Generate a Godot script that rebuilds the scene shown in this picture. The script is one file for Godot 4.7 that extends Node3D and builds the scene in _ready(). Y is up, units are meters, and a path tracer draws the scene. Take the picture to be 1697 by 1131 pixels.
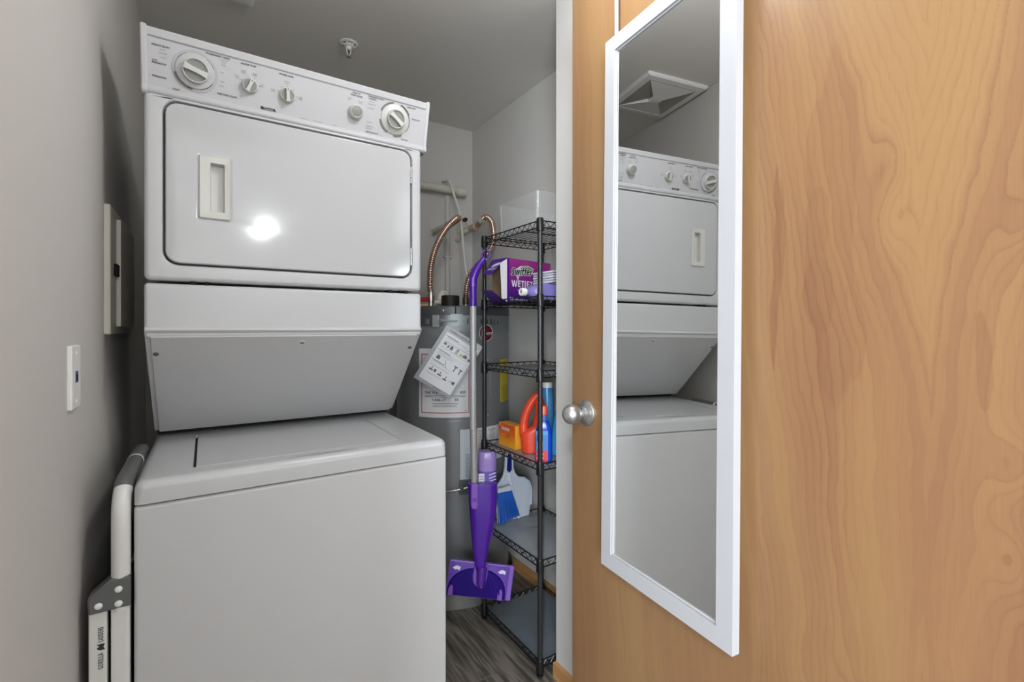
extends Node3D

const EYE := 1.22          # height of the eye above the floor
const FLOOR := -1.22       # floor, measured from the eye
const TOP := 1.15          # laundry ceiling, measured from the eye

var M := {}
var fonts := {}

# ---------------------------------------------------------------- mesh builder
class MB:
	var P := PackedVector3Array()
	var U := PackedVector2Array()
	var t := Transform3D()

	func tri(a: Vector3, b: Vector3, c: Vector3, ua := Vector2.ZERO, ub := Vector2.ZERO, uc := Vector2.ZERO) -> void:
		P.append(t * a); P.append(t * b); P.append(t * c)
		U.append(ua); U.append(ub); U.append(uc)

	func quad(a: Vector3, b: Vector3, c: Vector3, d: Vector3) -> void:   # uv 0..1, a = lower left, b = lower right, c = upper right
		tri(a, b, c, Vector2(0, 1), Vector2(1, 1), Vector2(1, 0))
		tri(a, c, d, Vector2(0, 1), Vector2(1, 0), Vector2(0, 0))

	func fix(from: int) -> void:
		var n := P.size()
		if n <= from: return
		var mid := Vector3.ZERO
		for i in range(from, n): mid += P[i]
		mid /= float(n - from)
		var vol := 0.0
		for i in range(from, n, 3): vol += (P[i] - mid).dot((P[i + 1] - mid).cross(P[i + 2] - mid))
		if vol < 0.0:
			for i in range(from, n, 3):
				var q := P[i + 1]; P[i + 1] = P[i + 2]; P[i + 2] = q
				var w := U[i + 1]; U[i + 1] = U[i + 2]; U[i + 2] = w

	func loft(rings: Array, cap0 := true, cap1 := true, closed := true) -> void:
		var from := P.size()
		for k in rings.size() - 1:
			var a: PackedVector3Array = rings[k]
			var b: PackedVector3Array = rings[k + 1]
			var n := a.size()
			for i in (n if closed else n - 1):
				var j := (i + 1) % n
				tri(a[i], a[j], b[j]); tri(a[i], b[j], b[i])
		if cap0: fan(rings[0], true)
		if cap1: fan(rings[-1], false)
		fix(from)

	func fan(r: PackedVector3Array, flip: bool) -> void:
		var m := Vector3.ZERO
		for p in r: m += p
		m /= float(r.size())
		for i in r.size():
			var j := (i + 1) % r.size()
			if flip: tri(m, r[j], r[i])
			else: tri(m, r[i], r[j])

	static func rr(x0: float, y0: float, x1: float, y1: float, r: float, n := 3) -> PackedVector2Array:
		var o := PackedVector2Array()
		r = clampf(r, 0.0001, minf(x1 - x0, y1 - y0) * 0.499)
		var c := [Vector2(x1 - r, y1 - r), Vector2(x0 + r, y1 - r), Vector2(x0 + r, y0 + r), Vector2(x1 - r, y0 + r)]
		for k in 4:
			for i in n + 1:
				var a := PI / 2 * (k + float(i) / n)
				o.append(c[k] + r * Vector2(cos(a), sin(a)))
		return o

	static func at_z(p: PackedVector2Array, z: float) -> PackedVector3Array:
		var o := PackedVector3Array()
		for q in p: o.append(Vector3(q.x, q.y, z))
		return o

	# a plate or block with rounded corners (rc) and bevelled front (bf) and back (bb) edges, along local z
	func plate(x0: float, y0: float, x1: float, y1: float, rc: float, z0: float, z1: float, bf := 0.002, bb := 0.0, n := 3, seg := 2) -> void:
		var rings := []
		if bb > 0.0:
			for k in seg:
				var a := PI / 2 * k / seg
				var i := bb * (1.0 - sin(a))
				rings.append(at_z(rr(x0 + i, y0 + i, x1 - i, y1 - i, rc - i, n), z0 + bb * (1.0 - cos(a))))
		rings.append(at_z(rr(x0, y0, x1, y1, rc, n), z0 + bb))
		if bf > 0.0:
			for k in seg + 1:
				var a := PI / 2 * k / seg
				var i := bf * (1.0 - cos(a))
				rings.append(at_z(rr(x0 + i, y0 + i, x1 - i, y1 - i, rc - i, n), z1 - bf + bf * sin(a)))
		else:
			rings.append(at_z(rr(x0, y0, x1, y1, rc, n), z1))
		loft(rings)

	func box(c: Vector3, s: Vector3, r := 0.002, n := 2, seg := 2) -> void:
		r = minf(r, minf(s.x, minf(s.y, s.z)) * 0.45)
		var h := s / 2
		plate(c.x - h.x, c.y - h.y, c.x + h.x, c.y + h.y, r, c.z - h.z, c.z + h.z, r, r, n, seg)

	func ring(outer: PackedVector2Array, inner: PackedVector2Array, z0: float, z1: float, b := 0.002) -> void:   # a frame: outer and inner have as many points
		var ci := Vector2.ZERO
		for q in inner: ci += q
		ci /= inner.size()
		var o2 := PackedVector2Array()
		for q in outer: o2.append(q + (ci - q).sign() * b)
		var i2 := PackedVector2Array()
		for q in inner: i2.append(q - (ci - q).sign() * b)
		loft([at_z(inner, z0), at_z(outer, z0), at_z(outer, z1 - b), at_z(o2, z1), at_z(i2, z1), at_z(inner, z1 - b), at_z(inner, z0)], false, false)

	static func inset(p: PackedVector2Array, d: float) -> PackedVector2Array:   # p runs anticlockwise
		var o := PackedVector2Array()
		var n := p.size()
		for i in n:
			var e0 := (p[i] - p[(i + n - 1) % n]).normalized()
			var e1 := (p[(i + 1) % n] - p[i]).normalized()
			var n0 := Vector2(-e0.y, e0.x)
			var n1 := Vector2(-e1.y, e1.x)
			var m := (n0 + n1).normalized()
			o.append(p[i] + m * d / maxf(0.35, m.dot(n1)))
		return o

	func prism(poly: PackedVector2Array, z0: float, z1: float, b := 0.0, bb := 0.0) -> void:
		var area := 0.0
		for i in poly.size(): area += poly[i].cross(poly[(i + 1) % poly.size()])
		if area < 0: poly.reverse()
		var from := P.size()
		var rings := []
		var p0 := inset(poly, bb) if bb > 0 else poly
		var p1 := inset(poly, b) if b > 0 else poly
		if bb > 0: rings.append(at_z(p0, z0))
		rings.append(at_z(poly, z0 + bb)); rings.append(at_z(poly, z1 - b))
		if b > 0: rings.append(at_z(p1, z1))
		loft(rings, false, false)
		var ids := Geometry2D.triangulate_polygon(p1)
		for i in range(0, ids.size(), 3):
			var a := p1[ids[i]]; var q := p1[ids[i + 1]]; var c := p1[ids[i + 2]]
			if (q - a).cross(c - a) < 0:
				var w := q; q = c; c = w
			tri(Vector3(a.x, a.y, z1), Vector3(q.x, q.y, z1), Vector3(c.x, c.y, z1))
		ids = Geometry2D.triangulate_polygon(p0)
		for i in range(0, ids.size(), 3):
			var a := p0[ids[i]]; var q := p0[ids[i + 1]]; var c := p0[ids[i + 2]]
			if (q - a).cross(c - a) < 0:
				var w := q; q = c; c = w
			tri(Vector3(a.x, a.y, z0), Vector3(c.x, c.y, z0), Vector3(q.x, q.y, z0))
		fix(from)

	func lathe(prof: Array, seg := 24) -> void:    # Vector2(radius, y) about local y
		var rings := []
		for q in prof:
			var r := PackedVector3Array()
			for i in seg:
				var a := TAU * i / seg
				r.append(Vector3(q.x * cos(a), q.y, q.x * sin(a)))
			rings.append(r)
		loft(rings)

	func tube(pts: PackedVector3Array, radius, sides := 8, caps := true, loop := false) -> void:
		var rings := []
		var n := pts.size()
		var nx := Vector3.ZERO
		for i in n:
			var d: Vector3
			if loop: d = (pts[(i + 1) % n] - pts[(i + n - 1) % n]).normalized()
			else: d = (pts[mini(i + 1, n - 1)] - pts[maxi(i - 1, 0)]).normalized()
			if nx == Vector3.ZERO: nx = d.cross(Vector3.UP if absf(d.y) < 0.9 else Vector3.RIGHT).normalized()
			nx = (nx - d * nx.dot(d)).normalized()
			var ny := d.cross(nx)
			var r: float = radius[i] if radius is Array or radius is PackedFloat32Array else radius
			var ring_ := PackedVector3Array()
			for k in sides:
				var a := TAU * k / sides
				ring_.append(pts[i] + r * (cos(a) * nx + sin(a) * ny))
			rings.append(ring_)
		if loop: rings.append(rings[0])
		loft(rings, caps and not loop, caps and not loop)

	func rod(a: Vector3, b: Vector3, r: float, sides := 6) -> void:
		tube(PackedVector3Array([a, b]), r, sides)

	func strip(pts: PackedVector3Array, w: Vector3, th: Vector3) -> void:   # a flat band along pts, of width vector w and thickness vector th
		var rings := []
		for p in pts: rings.append(PackedVector3Array([p - w / 2, p + w / 2, p + w / 2 + th, p - w / 2 + th]))
		loft(rings)

	func mesh(crease := 38.0) -> ArrayMesh:
		var n := P.size()
		var fn := PackedVector3Array(); fn.resize(n / 3)
		var at := {}
		for f in n / 3:
			var c := (P[f * 3 + 1] - P[f * 3]).cross(P[f * 3 + 2] - P[f * 3])
			fn[f] = c
			for k in 3:
				var key := Vector3i((P[f * 3 + k] * 20000.0).round())
				if at.has(key): at[key].append(f)
				else: at[key] = [f]
		var lim := cos(deg_to_rad(crease))
		var V := PackedVector3Array(); var N := PackedVector3Array(); var T := PackedVector2Array()
		for f in n / 3:
			var u := fn[f].normalized()
			if u == Vector3.ZERO: continue
			for k in [0, 2, 1]:
				var i: int = f * 3 + k
				var s := Vector3.ZERO
				for g in at[Vector3i((P[i] * 20000.0).round())]:
					if fn[g].normalized().dot(u) > lim: s += fn[g]
				V.append(P[i]); N.append(s.normalized() if s.length_squared() > 1e-24 else u); T.append(U[i])
		var a := []; a.resize(Mesh.ARRAY_MAX)
		a[Mesh.ARRAY_VERTEX] = V; a[Mesh.ARRAY_NORMAL] = N; a[Mesh.ARRAY_TEX_UV] = T
		var m := ArrayMesh.new()
		m.add_surface_from_arrays(Mesh.PRIMITIVE_TRIANGLES, a)
		return m

# ---------------------------------------------------------------- scene helpers
func E(x: float, y: float, d: float) -> Vector3:      # x to the right, y from eye height, d away from the doorway
	return Vector3(x, EYE + y, -d)

func frame(origin: Vector3, right: Vector3, up: Vector3) -> Transform3D:
	right = right.normalized()
	var z := right.cross(up).normalized()
	return Transform3D(right, z.cross(right), z, origin)

func mb(t := Transform3D()) -> MB:
	var b := MB.new(); b.t = t
	return b

func numbered(called: String, parent: Node) -> String:
	var k := 0
	var s := called
	while parent.has_node(NodePath(s)):
		k += 1
		s = "%s_%03d" % [called, k]
	return s

func thing(called: String, label: String, category: String, at: Vector3, group := "") -> Node3D:
	var o := Node3D.new()
	o.name = numbered(called, self)
	add_child(o)
	o.position = at
	o.set_meta("label", label); o.set_meta("category", category)
	if group: o.set_meta("group", group)
	return o

# b was built in world coordinates; under a thing it is moved back by the thing's own place
func part(called: String, b: MB, m: Material, parent: Node3D, crease := 38.0, label := "") -> MeshInstance3D:
	var o := MeshInstance3D.new()
	o.mesh = b.mesh(crease)
	o.material_override = m
	o.name = numbered(called, parent)
	parent.add_child(o)
	if parent != self and parent.get_parent() == self and not parent is MeshInstance3D:
		o.transform = parent.transform.affine_inverse()
	if label: o.set_meta("label", label)
	return o

func struct(called: String, b: MB, m: Material) -> MeshInstance3D:
	var o := part(called, b, m, self)
	o.set_meta("kind", "structure")
	return o

func mat(c: Color, rough := 0.6, metal := 0.0, spec := 0.5) -> StandardMaterial3D:
	var m := StandardMaterial3D.new()
	m.albedo_color = c; m.roughness = rough; m.metallic = metal; m.metallic_specular = spec
	return m

func c8(r: int, g: int, b: int) -> Color:
	return Color8(r, g, b)

func noise_tex(freq: float, octaves: int, sd: int, ramp: Array, w := 256, h := 256, as_normal := false, bump := 4.0) -> NoiseTexture2D:
	var f := FastNoiseLite.new()
	f.seed = sd; f.frequency = freq; f.fractal_octaves = octaves
	var t := NoiseTexture2D.new()
	t.width = w; t.height = h; t.seamless = true; t.noise = f; t.as_normal_map = as_normal; t.bump_strength = bump
	if ramp.size():
		var g := Gradient.new()
		var off := PackedFloat32Array(); var col := PackedColorArray()
		for i in ramp.size():
			off.append(float(i) / (ramp.size() - 1)); col.append(ramp[i])
		g.offsets = off; g.colors = col
		t.color_ramp = g
	return t

func font(bold := true, serif := false) -> Font:
	var key := "%s%s" % [bold, serif]
	if not fonts.has(key):
		var f := SystemFont.new()
		f.font_names = PackedStringArray(["Droid Serif" if serif else "Droid Sans"])
		f.font_weight = 700 if bold else 400
		fonts[key] = f
	return fonts[key]

# lettering of capital height h; xf places it (x to the right, y up, z out of the surface); bend may map a point onto a curved surface
func txt(b: MB, s: String, h: float, xf: Transform3D, align := 0, bold := true, squeeze := 1.0, bend = null, serif := false) -> void:
	var tm := TextMesh.new()
	tm.font = font(bold, serif); tm.font_size = 32; tm.pixel_size = h / (0.714 * 32.0); tm.depth = 0.0; tm.curve_step = 2.0
	tm.text = s
	tm.horizontal_alignment = [HORIZONTAL_ALIGNMENT_LEFT, HORIZONTAL_ALIGNMENT_CENTER, HORIZONTAL_ALIGNMENT_RIGHT][align]
	if tm.get_surface_count() == 0: return
	var a := tm.surface_get_arrays(0)
	var v: PackedVector3Array = a[Mesh.ARRAY_VERTEX]
	var ix: PackedInt32Array = a[Mesh.ARRAY_INDEX] if a[Mesh.ARRAY_INDEX] != null else PackedInt32Array(range(v.size()))
	if v.size() == 0: return
	var lo := INF; var hi := -INF; var yl := INF
	for p in v:
		lo = minf(lo, p.x); hi = maxf(hi, p.x); yl = minf(yl, p.y)
	var shift: float = [-lo, -(lo + hi) / 2, -hi][align]
	for i in range(0, ix.size(), 3):
		var q := []
		for k in 3:
			var p := v[ix[i + k]]
			var w: Vector3 = xf * Vector3((p.x + shift) * squeeze, p.y - yl, 0)
			q.append(bend.call(w) if bend != null else w)
		b.tri(q[0], q[2], q[1])

func img_mat(im: Image, rough := 0.6, spec := 0.5) -> StandardMaterial3D:
	var m := mat(Color.WHITE, rough, 0.0, spec)
	m.albedo_texture = ImageTexture.create_from_image(im)
	m.texture_repeat = false
	return m

# ---------------------------------------------------------------- the scene
func _ready() -> void:
	var cam := Camera3D.new()
	cam.name = "camera"
	add_child(cam)
	cam.projection = Camera3D.PROJECTION_FRUSTUM
	cam.near = 0.05; cam.far = 30.0
	cam.size = 0.05 * 1131.0 / 780.0
	cam.frustum_offset = Vector2(0, -0.05 * 22.5 / 780.0)
	cam.position = Vector3(0, EYE, 0)
	cam.rotation = Vector3(0, -deg_to_rad(33.10), 0)
	cam.current = true

	var we := WorldEnvironment.new()
	we.name = "environment"
	var env := Environment.new()
	env.background_mode = Environment.BG_COLOR
	env.background_color = Color(0, 0, 0)
	env.tonemap_mode = Environment.TONE_MAPPER_LINEAR
	env.tonemap_exposure = 1.01
	env.sdfgi_enabled = true; env.ssao_enabled = true; env.ssil_enabled = true
	we.environment = env
	add_child(we)

	materials()
	hall_lamps()
	room()
	laundry_unit()
	heater()
	plumbing()
	rack()
	rack_goods()
	mop()
	ladder()
	wall_fittings()
	door_and_mirror()

func materials() -> void:
	M.wall = mat(c8(195, 192, 187), 0.75)
	M.wall.normal_enabled = true
	M.wall.normal_texture = noise_tex(0.09, 3, 4, [], 256, 256, true, 1.2)
	M.wall.normal_scale = 0.12
	M.wall.uv1_triplanar = true; M.wall.uv1_world_triplanar = true; M.wall.uv1_scale = Vector3(6, 6, 6)
	M.ceiling = mat(c8(224, 221, 214), 0.8)
	M.enamel = mat(c8(194, 195, 197), 0.30)
	M.enamel2 = mat(c8(197, 197, 198), 0.35)
	M.panel = mat(c8(190, 190, 193), 0.4)
	M.print = mat(c8(58, 60, 60), 0.6)
	M.print_light = mat(c8(112, 114, 114), 0.6)
	M.print_black = mat(c8(26, 26, 28), 0.5)
	M.knob = mat(c8(204, 204, 198), 0.3)
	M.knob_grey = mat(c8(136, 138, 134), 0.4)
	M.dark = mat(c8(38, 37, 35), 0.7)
	M.gap = mat(c8(18, 18, 18), 0.9)
	M.chrome = mat(c8(196, 196, 194), 0.3, 0.6)
	M.nickel = mat(c8(196, 195, 194), 0.34, 0.9)
	M.zinc = mat(c8(140, 146, 147), 0.45, 0.6)
	M.tank = mat(c8(132, 133, 134), 0.34, 0.2)
	M.tank_dark = mat(c8(84, 86, 88), 0.4, 0.2)
	M.copper = mat(c8(206, 174, 156), 0.25, 0.85)
	M.steel = mat(c8(200, 196, 188), 0.3, 0.9)
	M.pvc = mat(c8(202, 198, 184), 0.5)
	M.vinyl = mat(c8(206, 204, 196), 0.35)
	M.rubber = mat(c8(20, 20, 21), 0.6)
	M.red = mat(c8(150, 16, 22), 0.45)
	M.wire = mat(c8(20, 20, 21), 0.35)
	M.post = mat(c8(40, 40, 41), 0.3)
	M.liner = mat(c8(128, 136, 140, ), 0.35)
	M.white = mat(c8(232, 232, 230), 0.4)
	M.paper = mat(c8(226, 226, 226), 0.5)
	M.oak = mat(c8(196, 150, 98), 0.45)
	M.oak.albedo_texture = noise_tex(0.02, 4, 9, [Color(0.86, 0.82, 0.78), Color.WHITE], 256, 256)
	M.oak.uv1_triplanar = true; M.oak.uv1_world_triplanar = true; M.oak.uv1_scale = Vector3(1, 8, 1)

func lamp(at: Vector3, energy: float, size: float, label: String) -> void:
	var t := thing("ceiling_lamp", label, "lamp", at, "flush ceiling lamps")
	var b := mb(Transform3D(Basis(), at))
	b.lathe([Vector2(0, 0), Vector2(size * 0.56, 0), Vector2(size * 0.56, -0.02), Vector2(size * 0.5, -0.035), Vector2(size * 0.5, -0.02), Vector2(0, -0.02)], 40)
	part("base", b, M.white, t)
	b = mb(Transform3D(Basis(), at))
	b.lathe([Vector2(0, -0.022), Vector2(size * 0.49, -0.022), Vector2(size * 0.47, -0.05), Vector2(size * 0.35, -0.075), Vector2(0, -0.085)], 40)
	var glow := mat(c8(255, 250, 240), 0.5)
	glow.emission_enabled = true; glow.emission = Color(1.0, 0.97, 0.91); glow.emission_energy_multiplier = 1.5
	part("diffuser", b, glow, t)
	var l := OmniLight3D.new()
	l.name = "lamp_light"
	l.light_size = size * 0.3
	l.light_color = Color(0.965, 0.98, 1.0)
	l.light_energy = energy
	l.omni_range = 12.0
	l.omni_attenuation = 2.0
	l.shadow_enabled = true
	add_child(l)
	l.position = at + Vector3(0, -0.09 - size * 0.3, 0)

func hall_lamps() -> void:
	lamp(Vector3(0.54, 2.37, -0.72), 0.33, 0.28, "round flush ceiling lamp glowing on the laundry ceiling above the open door")
	lamp(Vector3(0.51, 2.44, 3.1), 1.05, 0.12, "small flush ceiling lamp glowing far down the hall outside the doorway")
	lamp(Vector3(-0.9, 2.44, 1.0), 2.8, 0.36, "large added ceiling lamp, unseen in the hall, filling the laundry with light")  # added hall lamp, spreads fill light without enlarging the dryer highlight
	added_hall_fill(33.0)

func added_hall_fill(energy: float) -> void:      # added window-shaped light on the hall side wall, unseen, to fill the laundry
	var a0 := 1.3; var a1 := 3.5; var y0 := 0.50; var y1 := 2.15
	var W := Transform3D(Basis(Vector3(0, 0, -1), Vector3.UP, Vector3.RIGHT), Vector3(-1.69, 0, 0))     # x away from the laundry is -x, y up, z into the hall
	var b := mb(W)
	for q in [[a0, y0, a0 + 0.05, y1], [a1 - 0.05, y0, a1, y1], [a0, y0, a1, y0 + 0.05], [a0, y1 - 0.05, a1, y1], [(a0 + a1) / 2 - 0.02, y0, (a0 + a1) / 2 + 0.02, y1]]:
		b.box(Vector3(-(q[0] + q[2]) / 2, (q[1] + q[3]) / 2, 0.01), Vector3(q[2] - q[0], q[3] - q[1], 0.05), 0.004)
	var w := struct("added_window_1", b, M.white)
	var glow := mat(c8(240, 244, 250), 0.5)
	glow.emission_enabled = true; glow.emission = Color(0.95, 0.98, 1.0); glow.emission_energy_multiplier = 2.0
	b = mb(W); b.box(Vector3(-(a0 + a1) / 2, (y0 + y1) / 2, 0.0), Vector3(a1 - a0 - 0.06, y1 - y0 - 0.06, 0.01), 0.001)
	part("added_glow_pane", b, glow, w)
	var l := AreaLight3D.new()
	l.name = "added_fill_light"  # fill light in front of the added pane
	l.area_size = Vector2(a1 - a0 - 0.1, y1 - y0 - 0.1)
	l.light_color = Color(0.93, 0.965, 1.0)
	l.light_energy = energy
	l.area_range = 14.0; l.area_attenuation = 2.0
	l.shadow_enabled = true
	add_child(l)
	l.position = Vector3(-1.65, (y0 + y1) / 2, (a0 + a1) / 2)
	l.rotation = Vector3(0, -PI / 2, 0)

func slab(b: MB, x0: float, x1: float, y0: float, y1: float, d0: float, d1: float) -> void:
	b.box(Vector3((x0 + x1) / 2, (y0 + y1) / 2, -(d0 + d1) / 2), Vector3(x1 - x0, y1 - y0, d1 - d0), 0.001, 1, 1)

func room() -> void:
	var b := mb(); slab(b, -0.304, -0.204, 0, 2.37, 0.1, 2.55); struct("wall_left", b, M.wall)
	b = mb(); slab(b, -0.304, 1.415, 0, 2.37, 2.444, 2.55); struct("wall_back", b, M.wall)
	b = mb(); slab(b, 1.315, 1.415, 0, 2.37, 1.295, 2.444); struct("wall_right", b, M.wall)
	b = mb(); slab(b, 1.028, 1.415, 0, 2.37, 0.1, 1.295); struct("wall_right", b, M.wall)
	b = mb()
	slab(b, -1.7, -0.14, 0, 2.44, -0.02, 0.1); slab(b, 0.79, 2.7, 0, 2.44, -0.02, 0.1); slab(b, -0.14, 0.79, 2.16, 2.44, -0.02, 0.1)
	struct("wall_front", b, M.wall)
	b = mb(); slab(b, -0.304, 1.415, 2.37, 2.47, 0.1, 2.55); struct("ceiling", b, M.ceiling)
	# the hall the photograph was taken from
	b = mb(); slab(b, -1.8, -1.7, 0, 2.44, -4.0, 0.1); struct("hall_wall", b, M.wall)
	b = mb(); slab(b, 2.7, 2.8, 0, 2.44, -4.0, 0.1); struct("hall_wall", b, M.wall)
	b = mb(); slab(b, -1.8, 2.8, 0, 2.44, -4.1, -4.0); struct("hall_wall", b, M.wall)
	b = mb(); slab(b, -1.8, 2.8, 2.44, 2.54, -4.1, 0.1); struct("hall_ceiling", b, M.wall)
	# floor: a subfloor with vinyl planks laid along the depth of the room
	b = mb(); slab(b, -1.8, 2.8, -0.1, -0.004, -4.1, 2.55)
	var fl := struct("floor", b, mat(c8(40, 38, 36), 0.8))
	var tones := [c8(224, 222, 218), c8(204, 202, 198), c8(184, 182, 178), c8(214, 211, 206)]
	var pm := []
	for k in 4:
		var m := mat(tones[k], 0.42)
		m.albedo_texture = noise_tex(0.018, 5, 31 + k, [c8(60, 57, 52), c8(116, 111, 104), c8(166, 160, 150), c8(92, 87, 80), c8(184, 178, 168)], 256, 512)
		m.uv1_triplanar = true; m.uv1_world_triplanar = true
		m.uv1_scale = Vector3(4.0, 1, 0.20); m.uv1_offset = Vector3(0.37 * k, 0, 0.21 * k)
		pm.append(m)
	var w := 0.152
	var rng := RandomNumberGenerator.new(); rng.seed = 5
	for i in 11:
		var x0 := -0.20 + w * i
		var y := -0.1 - rng.randf() * 0.9
		while y < 2.44:
			var y1 := y + 0.92
			var a := maxf(y, -0.1)
			var e := minf(y1, 2.443)
			var xr := minf(x0 + w, 1.314)
			if e - a > 0.03 and xr - x0 > 0.02:
				b = mb()
				b.t = Transform3D(Basis(Vector3.RIGHT, -PI / 2), Vector3.ZERO)
				b.plate(x0 + 0.0007, a + 0.0007, xr - 0.0007, e - 0.0007, 0.0005, -0.004, 0.0, 0.0014, 0.0, 1, 1)
				part("plank", b, pm[rng.randi() % 4], fl)
			y = y1
	# baseboards
	b = mb(); b.t = Transform3D(Basis(), Vector3(0, 0, 0))
	b.box(Vector3(1.0205, 0.0275, -0.70), Vector3(0.015, 0.055, 1.19), 0.002); struct("baseboard_right", b, M.oak)
	b = mb(); b.box(Vector3(1.3075, 0.0275, -1.87), Vector3(0.015, 0.055, 1.145), 0.002); struct("baseboard_right", b, M.oak)
	b = mb(); b.box(Vector3(0.55, 0.0275, -2.4365), Vector3(1.5, 0.055, 0.015), 0.002); struct("baseboard_back", b, M.oak)
	b = mb(); b.box(Vector3(-0.1965, 0.0275, -1.27), Vector3(0.015, 0.055, 2.3), 0.002); struct("baseboard_left", b, M.oak)

# ---------------------------------------------------------------- stacked washer and dryer
func laundry_unit() -> void:
	var root := thing("laundry_center", "white stacked washer and dryer with a sloped control panel on top", "washer dryer", E(0.223, FLOOR, 1.55))
	var xl := -0.12; var xr := 0.566
	var Z := func(d: float) -> Transform3D: return Transform3D(Basis(), E(0, 0, d))   # x right, y up from the eye, z towards the room
	# washer cabinet
	var b := mb(Z.call(1.2017))
	b.plate(xl, FLOOR, xr, -0.3605, 0.006, -0.66, 0, 0.008, 0.004, 3, 3)
	part("washer_cabinet", b, M.enamel2, root)
	# the deck on top, with an opening for the lid
	b = mb(); b.t = frame(E(0, -0.311, 0), Vector3.RIGHT, Vector3(0, 0, -1))       # local x right, y = depth, z up
	var hx0 := -0.0225; var hx1 := 0.4555; var hy0 := 1.262; var hy1 := 1.628
	var rings := [MB.at_z(MB.rr(xl, 1.2005, xr, 1.86, 0.012, 3), -0.0465)]
	for k in 5:
		var a := PI / 2 * k / 4
		var i := 0.017 * (1 - cos(a))
		rings.append(MB.at_z(MB.rr(xl + i, 1.2005 + i, xr - i, 1.86 - i, 0.016, 3), -0.017 + 0.017 * sin(a)))
	rings.append(MB.at_z(MB.rr(hx0 - 0.001, hy0 - 0.001, hx1 + 0.001, hy1 + 0.001, 0.003, 3), 0.0))
	rings.append(MB.at_z(MB.rr(hx0, hy0, hx1, hy1, 0.002, 3), -0.001))
	rings.append(MB.at_z(MB.rr(hx0, hy0, hx1, hy1, 0.002, 3), -0.014))
	b.loft(rings, true, true)
	part("washer_top", b, M.enamel, root)
	b = mb(); b.t = frame(E(0, -0.311, 0), Vector3.RIGHT, Vector3(0, 0, -1))
	b.plate(hx0 + 0.0055, hy0 + 0.0005, hx1 - 0.0032, hy1 - 0.002, 0.002, -0.007, 0.0006, 0.0012, 0.0, 2, 2)
	var lid := part("washer_lid", b, M.enamel, root)
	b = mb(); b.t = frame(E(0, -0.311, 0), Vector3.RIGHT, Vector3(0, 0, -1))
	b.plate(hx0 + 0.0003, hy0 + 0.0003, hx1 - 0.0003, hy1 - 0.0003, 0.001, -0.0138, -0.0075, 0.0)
	part("lid_gap_shade", b, M.dark, root)  # dark plate below the lid, paints the shade inside its seams
	# grey crescent painting the shade of a finger recess in the lid
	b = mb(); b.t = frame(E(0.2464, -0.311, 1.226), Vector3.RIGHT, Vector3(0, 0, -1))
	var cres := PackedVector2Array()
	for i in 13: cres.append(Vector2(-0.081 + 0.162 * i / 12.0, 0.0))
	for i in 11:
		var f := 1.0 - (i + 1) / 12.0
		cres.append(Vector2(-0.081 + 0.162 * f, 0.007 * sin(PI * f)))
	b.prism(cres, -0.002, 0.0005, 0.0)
	part("finger_recess_shade", b, M.knob_grey, lid)
	b = mb()
	for s in [[-0.09, 1.24], [0.535, 1.24], [-0.09, 1.82], [0.535, 1.82]]:
		b = mb(Transform3D(Basis(), E(s[0], FLOOR, s[1])))
		b.lathe([Vector2(0, 0), Vector2(0.02, 0), Vector2(0.02, 0.006), Vector2(0.008, 0.01), Vector2(0, 0.01)], 10)
		part("foot", b, M.dark, root)
	# dark inner cavity and rear supports between washer and dryer
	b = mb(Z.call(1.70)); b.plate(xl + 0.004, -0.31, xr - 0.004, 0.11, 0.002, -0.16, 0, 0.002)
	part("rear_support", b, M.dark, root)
	b = mb(Z.call(1.86))
	b.plate(xl, -1.19, xr, 0.11, 0.004, -0.12, 0.0, 0.003)
	part("rear_cabinet", b, M.enamel2, root)
	# fascia under the dryer, with the sloped access panel
	b = mb(Z.call(1.386))
	b.plate(xl, -0.026, xr, 0.105, 0.009, -0.30, 0, 0.009, 0.0, 4, 4)
	part("fascia", b, M.enamel, root)
	var S := frame(E(0, -0.026, 1.388), Vector3.RIGHT, Vector3(0, 0.274, 0.269))     # local y runs up the slope, z outwards
	var sl := 0.379
	b = mb(S); b.plate(xl + 0.0005, -sl, xr - 0.0005, 0.02, 0.004, -0.022, -0.007, 0.003, 0.0, 2, 2)
	part("slope_frame", b, M.enamel2, root)
	b = mb(S); b.plate(xl + 0.0115, -sl + 0.002, xr - 0.0125, 0.0035, 0.003, -0.0068, 0.0, 0.0025, 0.0, 2, 2)
	var slope := part("access_panel", b, M.enamel2, root)
	for s in [[-0.100, -0.054], [0.5425, -0.052]]:
		b = mb(S * Transform3D(Basis(Vector3.RIGHT, PI / 2), Vector3(s[0], s[1], 0.0)))
		b.lathe([Vector2(0, 0), Vector2(0.0062, 0), Vector2(0.0058, 0.0016), Vector2(0.003, 0.0026), Vector2(0, 0.0028)], 14)
		var sc := part("screw", b, mat(c8(120, 118, 114), 0.35, 0.6), slope)
		b.t = b.t * Transform3D(Basis(), Vector3(0, 0.0028, 0))
	b = mb(S * Transform3D(Basis(Vector3.RIGHT, PI / 2), Vector3(0.2236, -0.0225, 0.0)))
	b.lathe([Vector2(0, 0), Vector2(0.0095, 0), Vector2(0.0095, 0.0012), Vector2(0.0082, 0.002), Vector2(0.0076, 0.0011), Vector2(0, 0.0011)], 20)
	part("badge", b, M.knob, slope)
	b = mb(S); b.plate(0.2186, -0.0245, 0.2286, -0.0205, 0.0015, 0.001, 0.0016, 0.0003)
	part("badge_print", b, M.dark, slope)
	# dryer cabinet: shell, front frame round the door opening, recess backed by a shade-coloured plate
	b = mb(Z.call(1.386))
	var o := MB.rr(xl, 0.1118, xr, 0.556, 0.012, 5)
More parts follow.
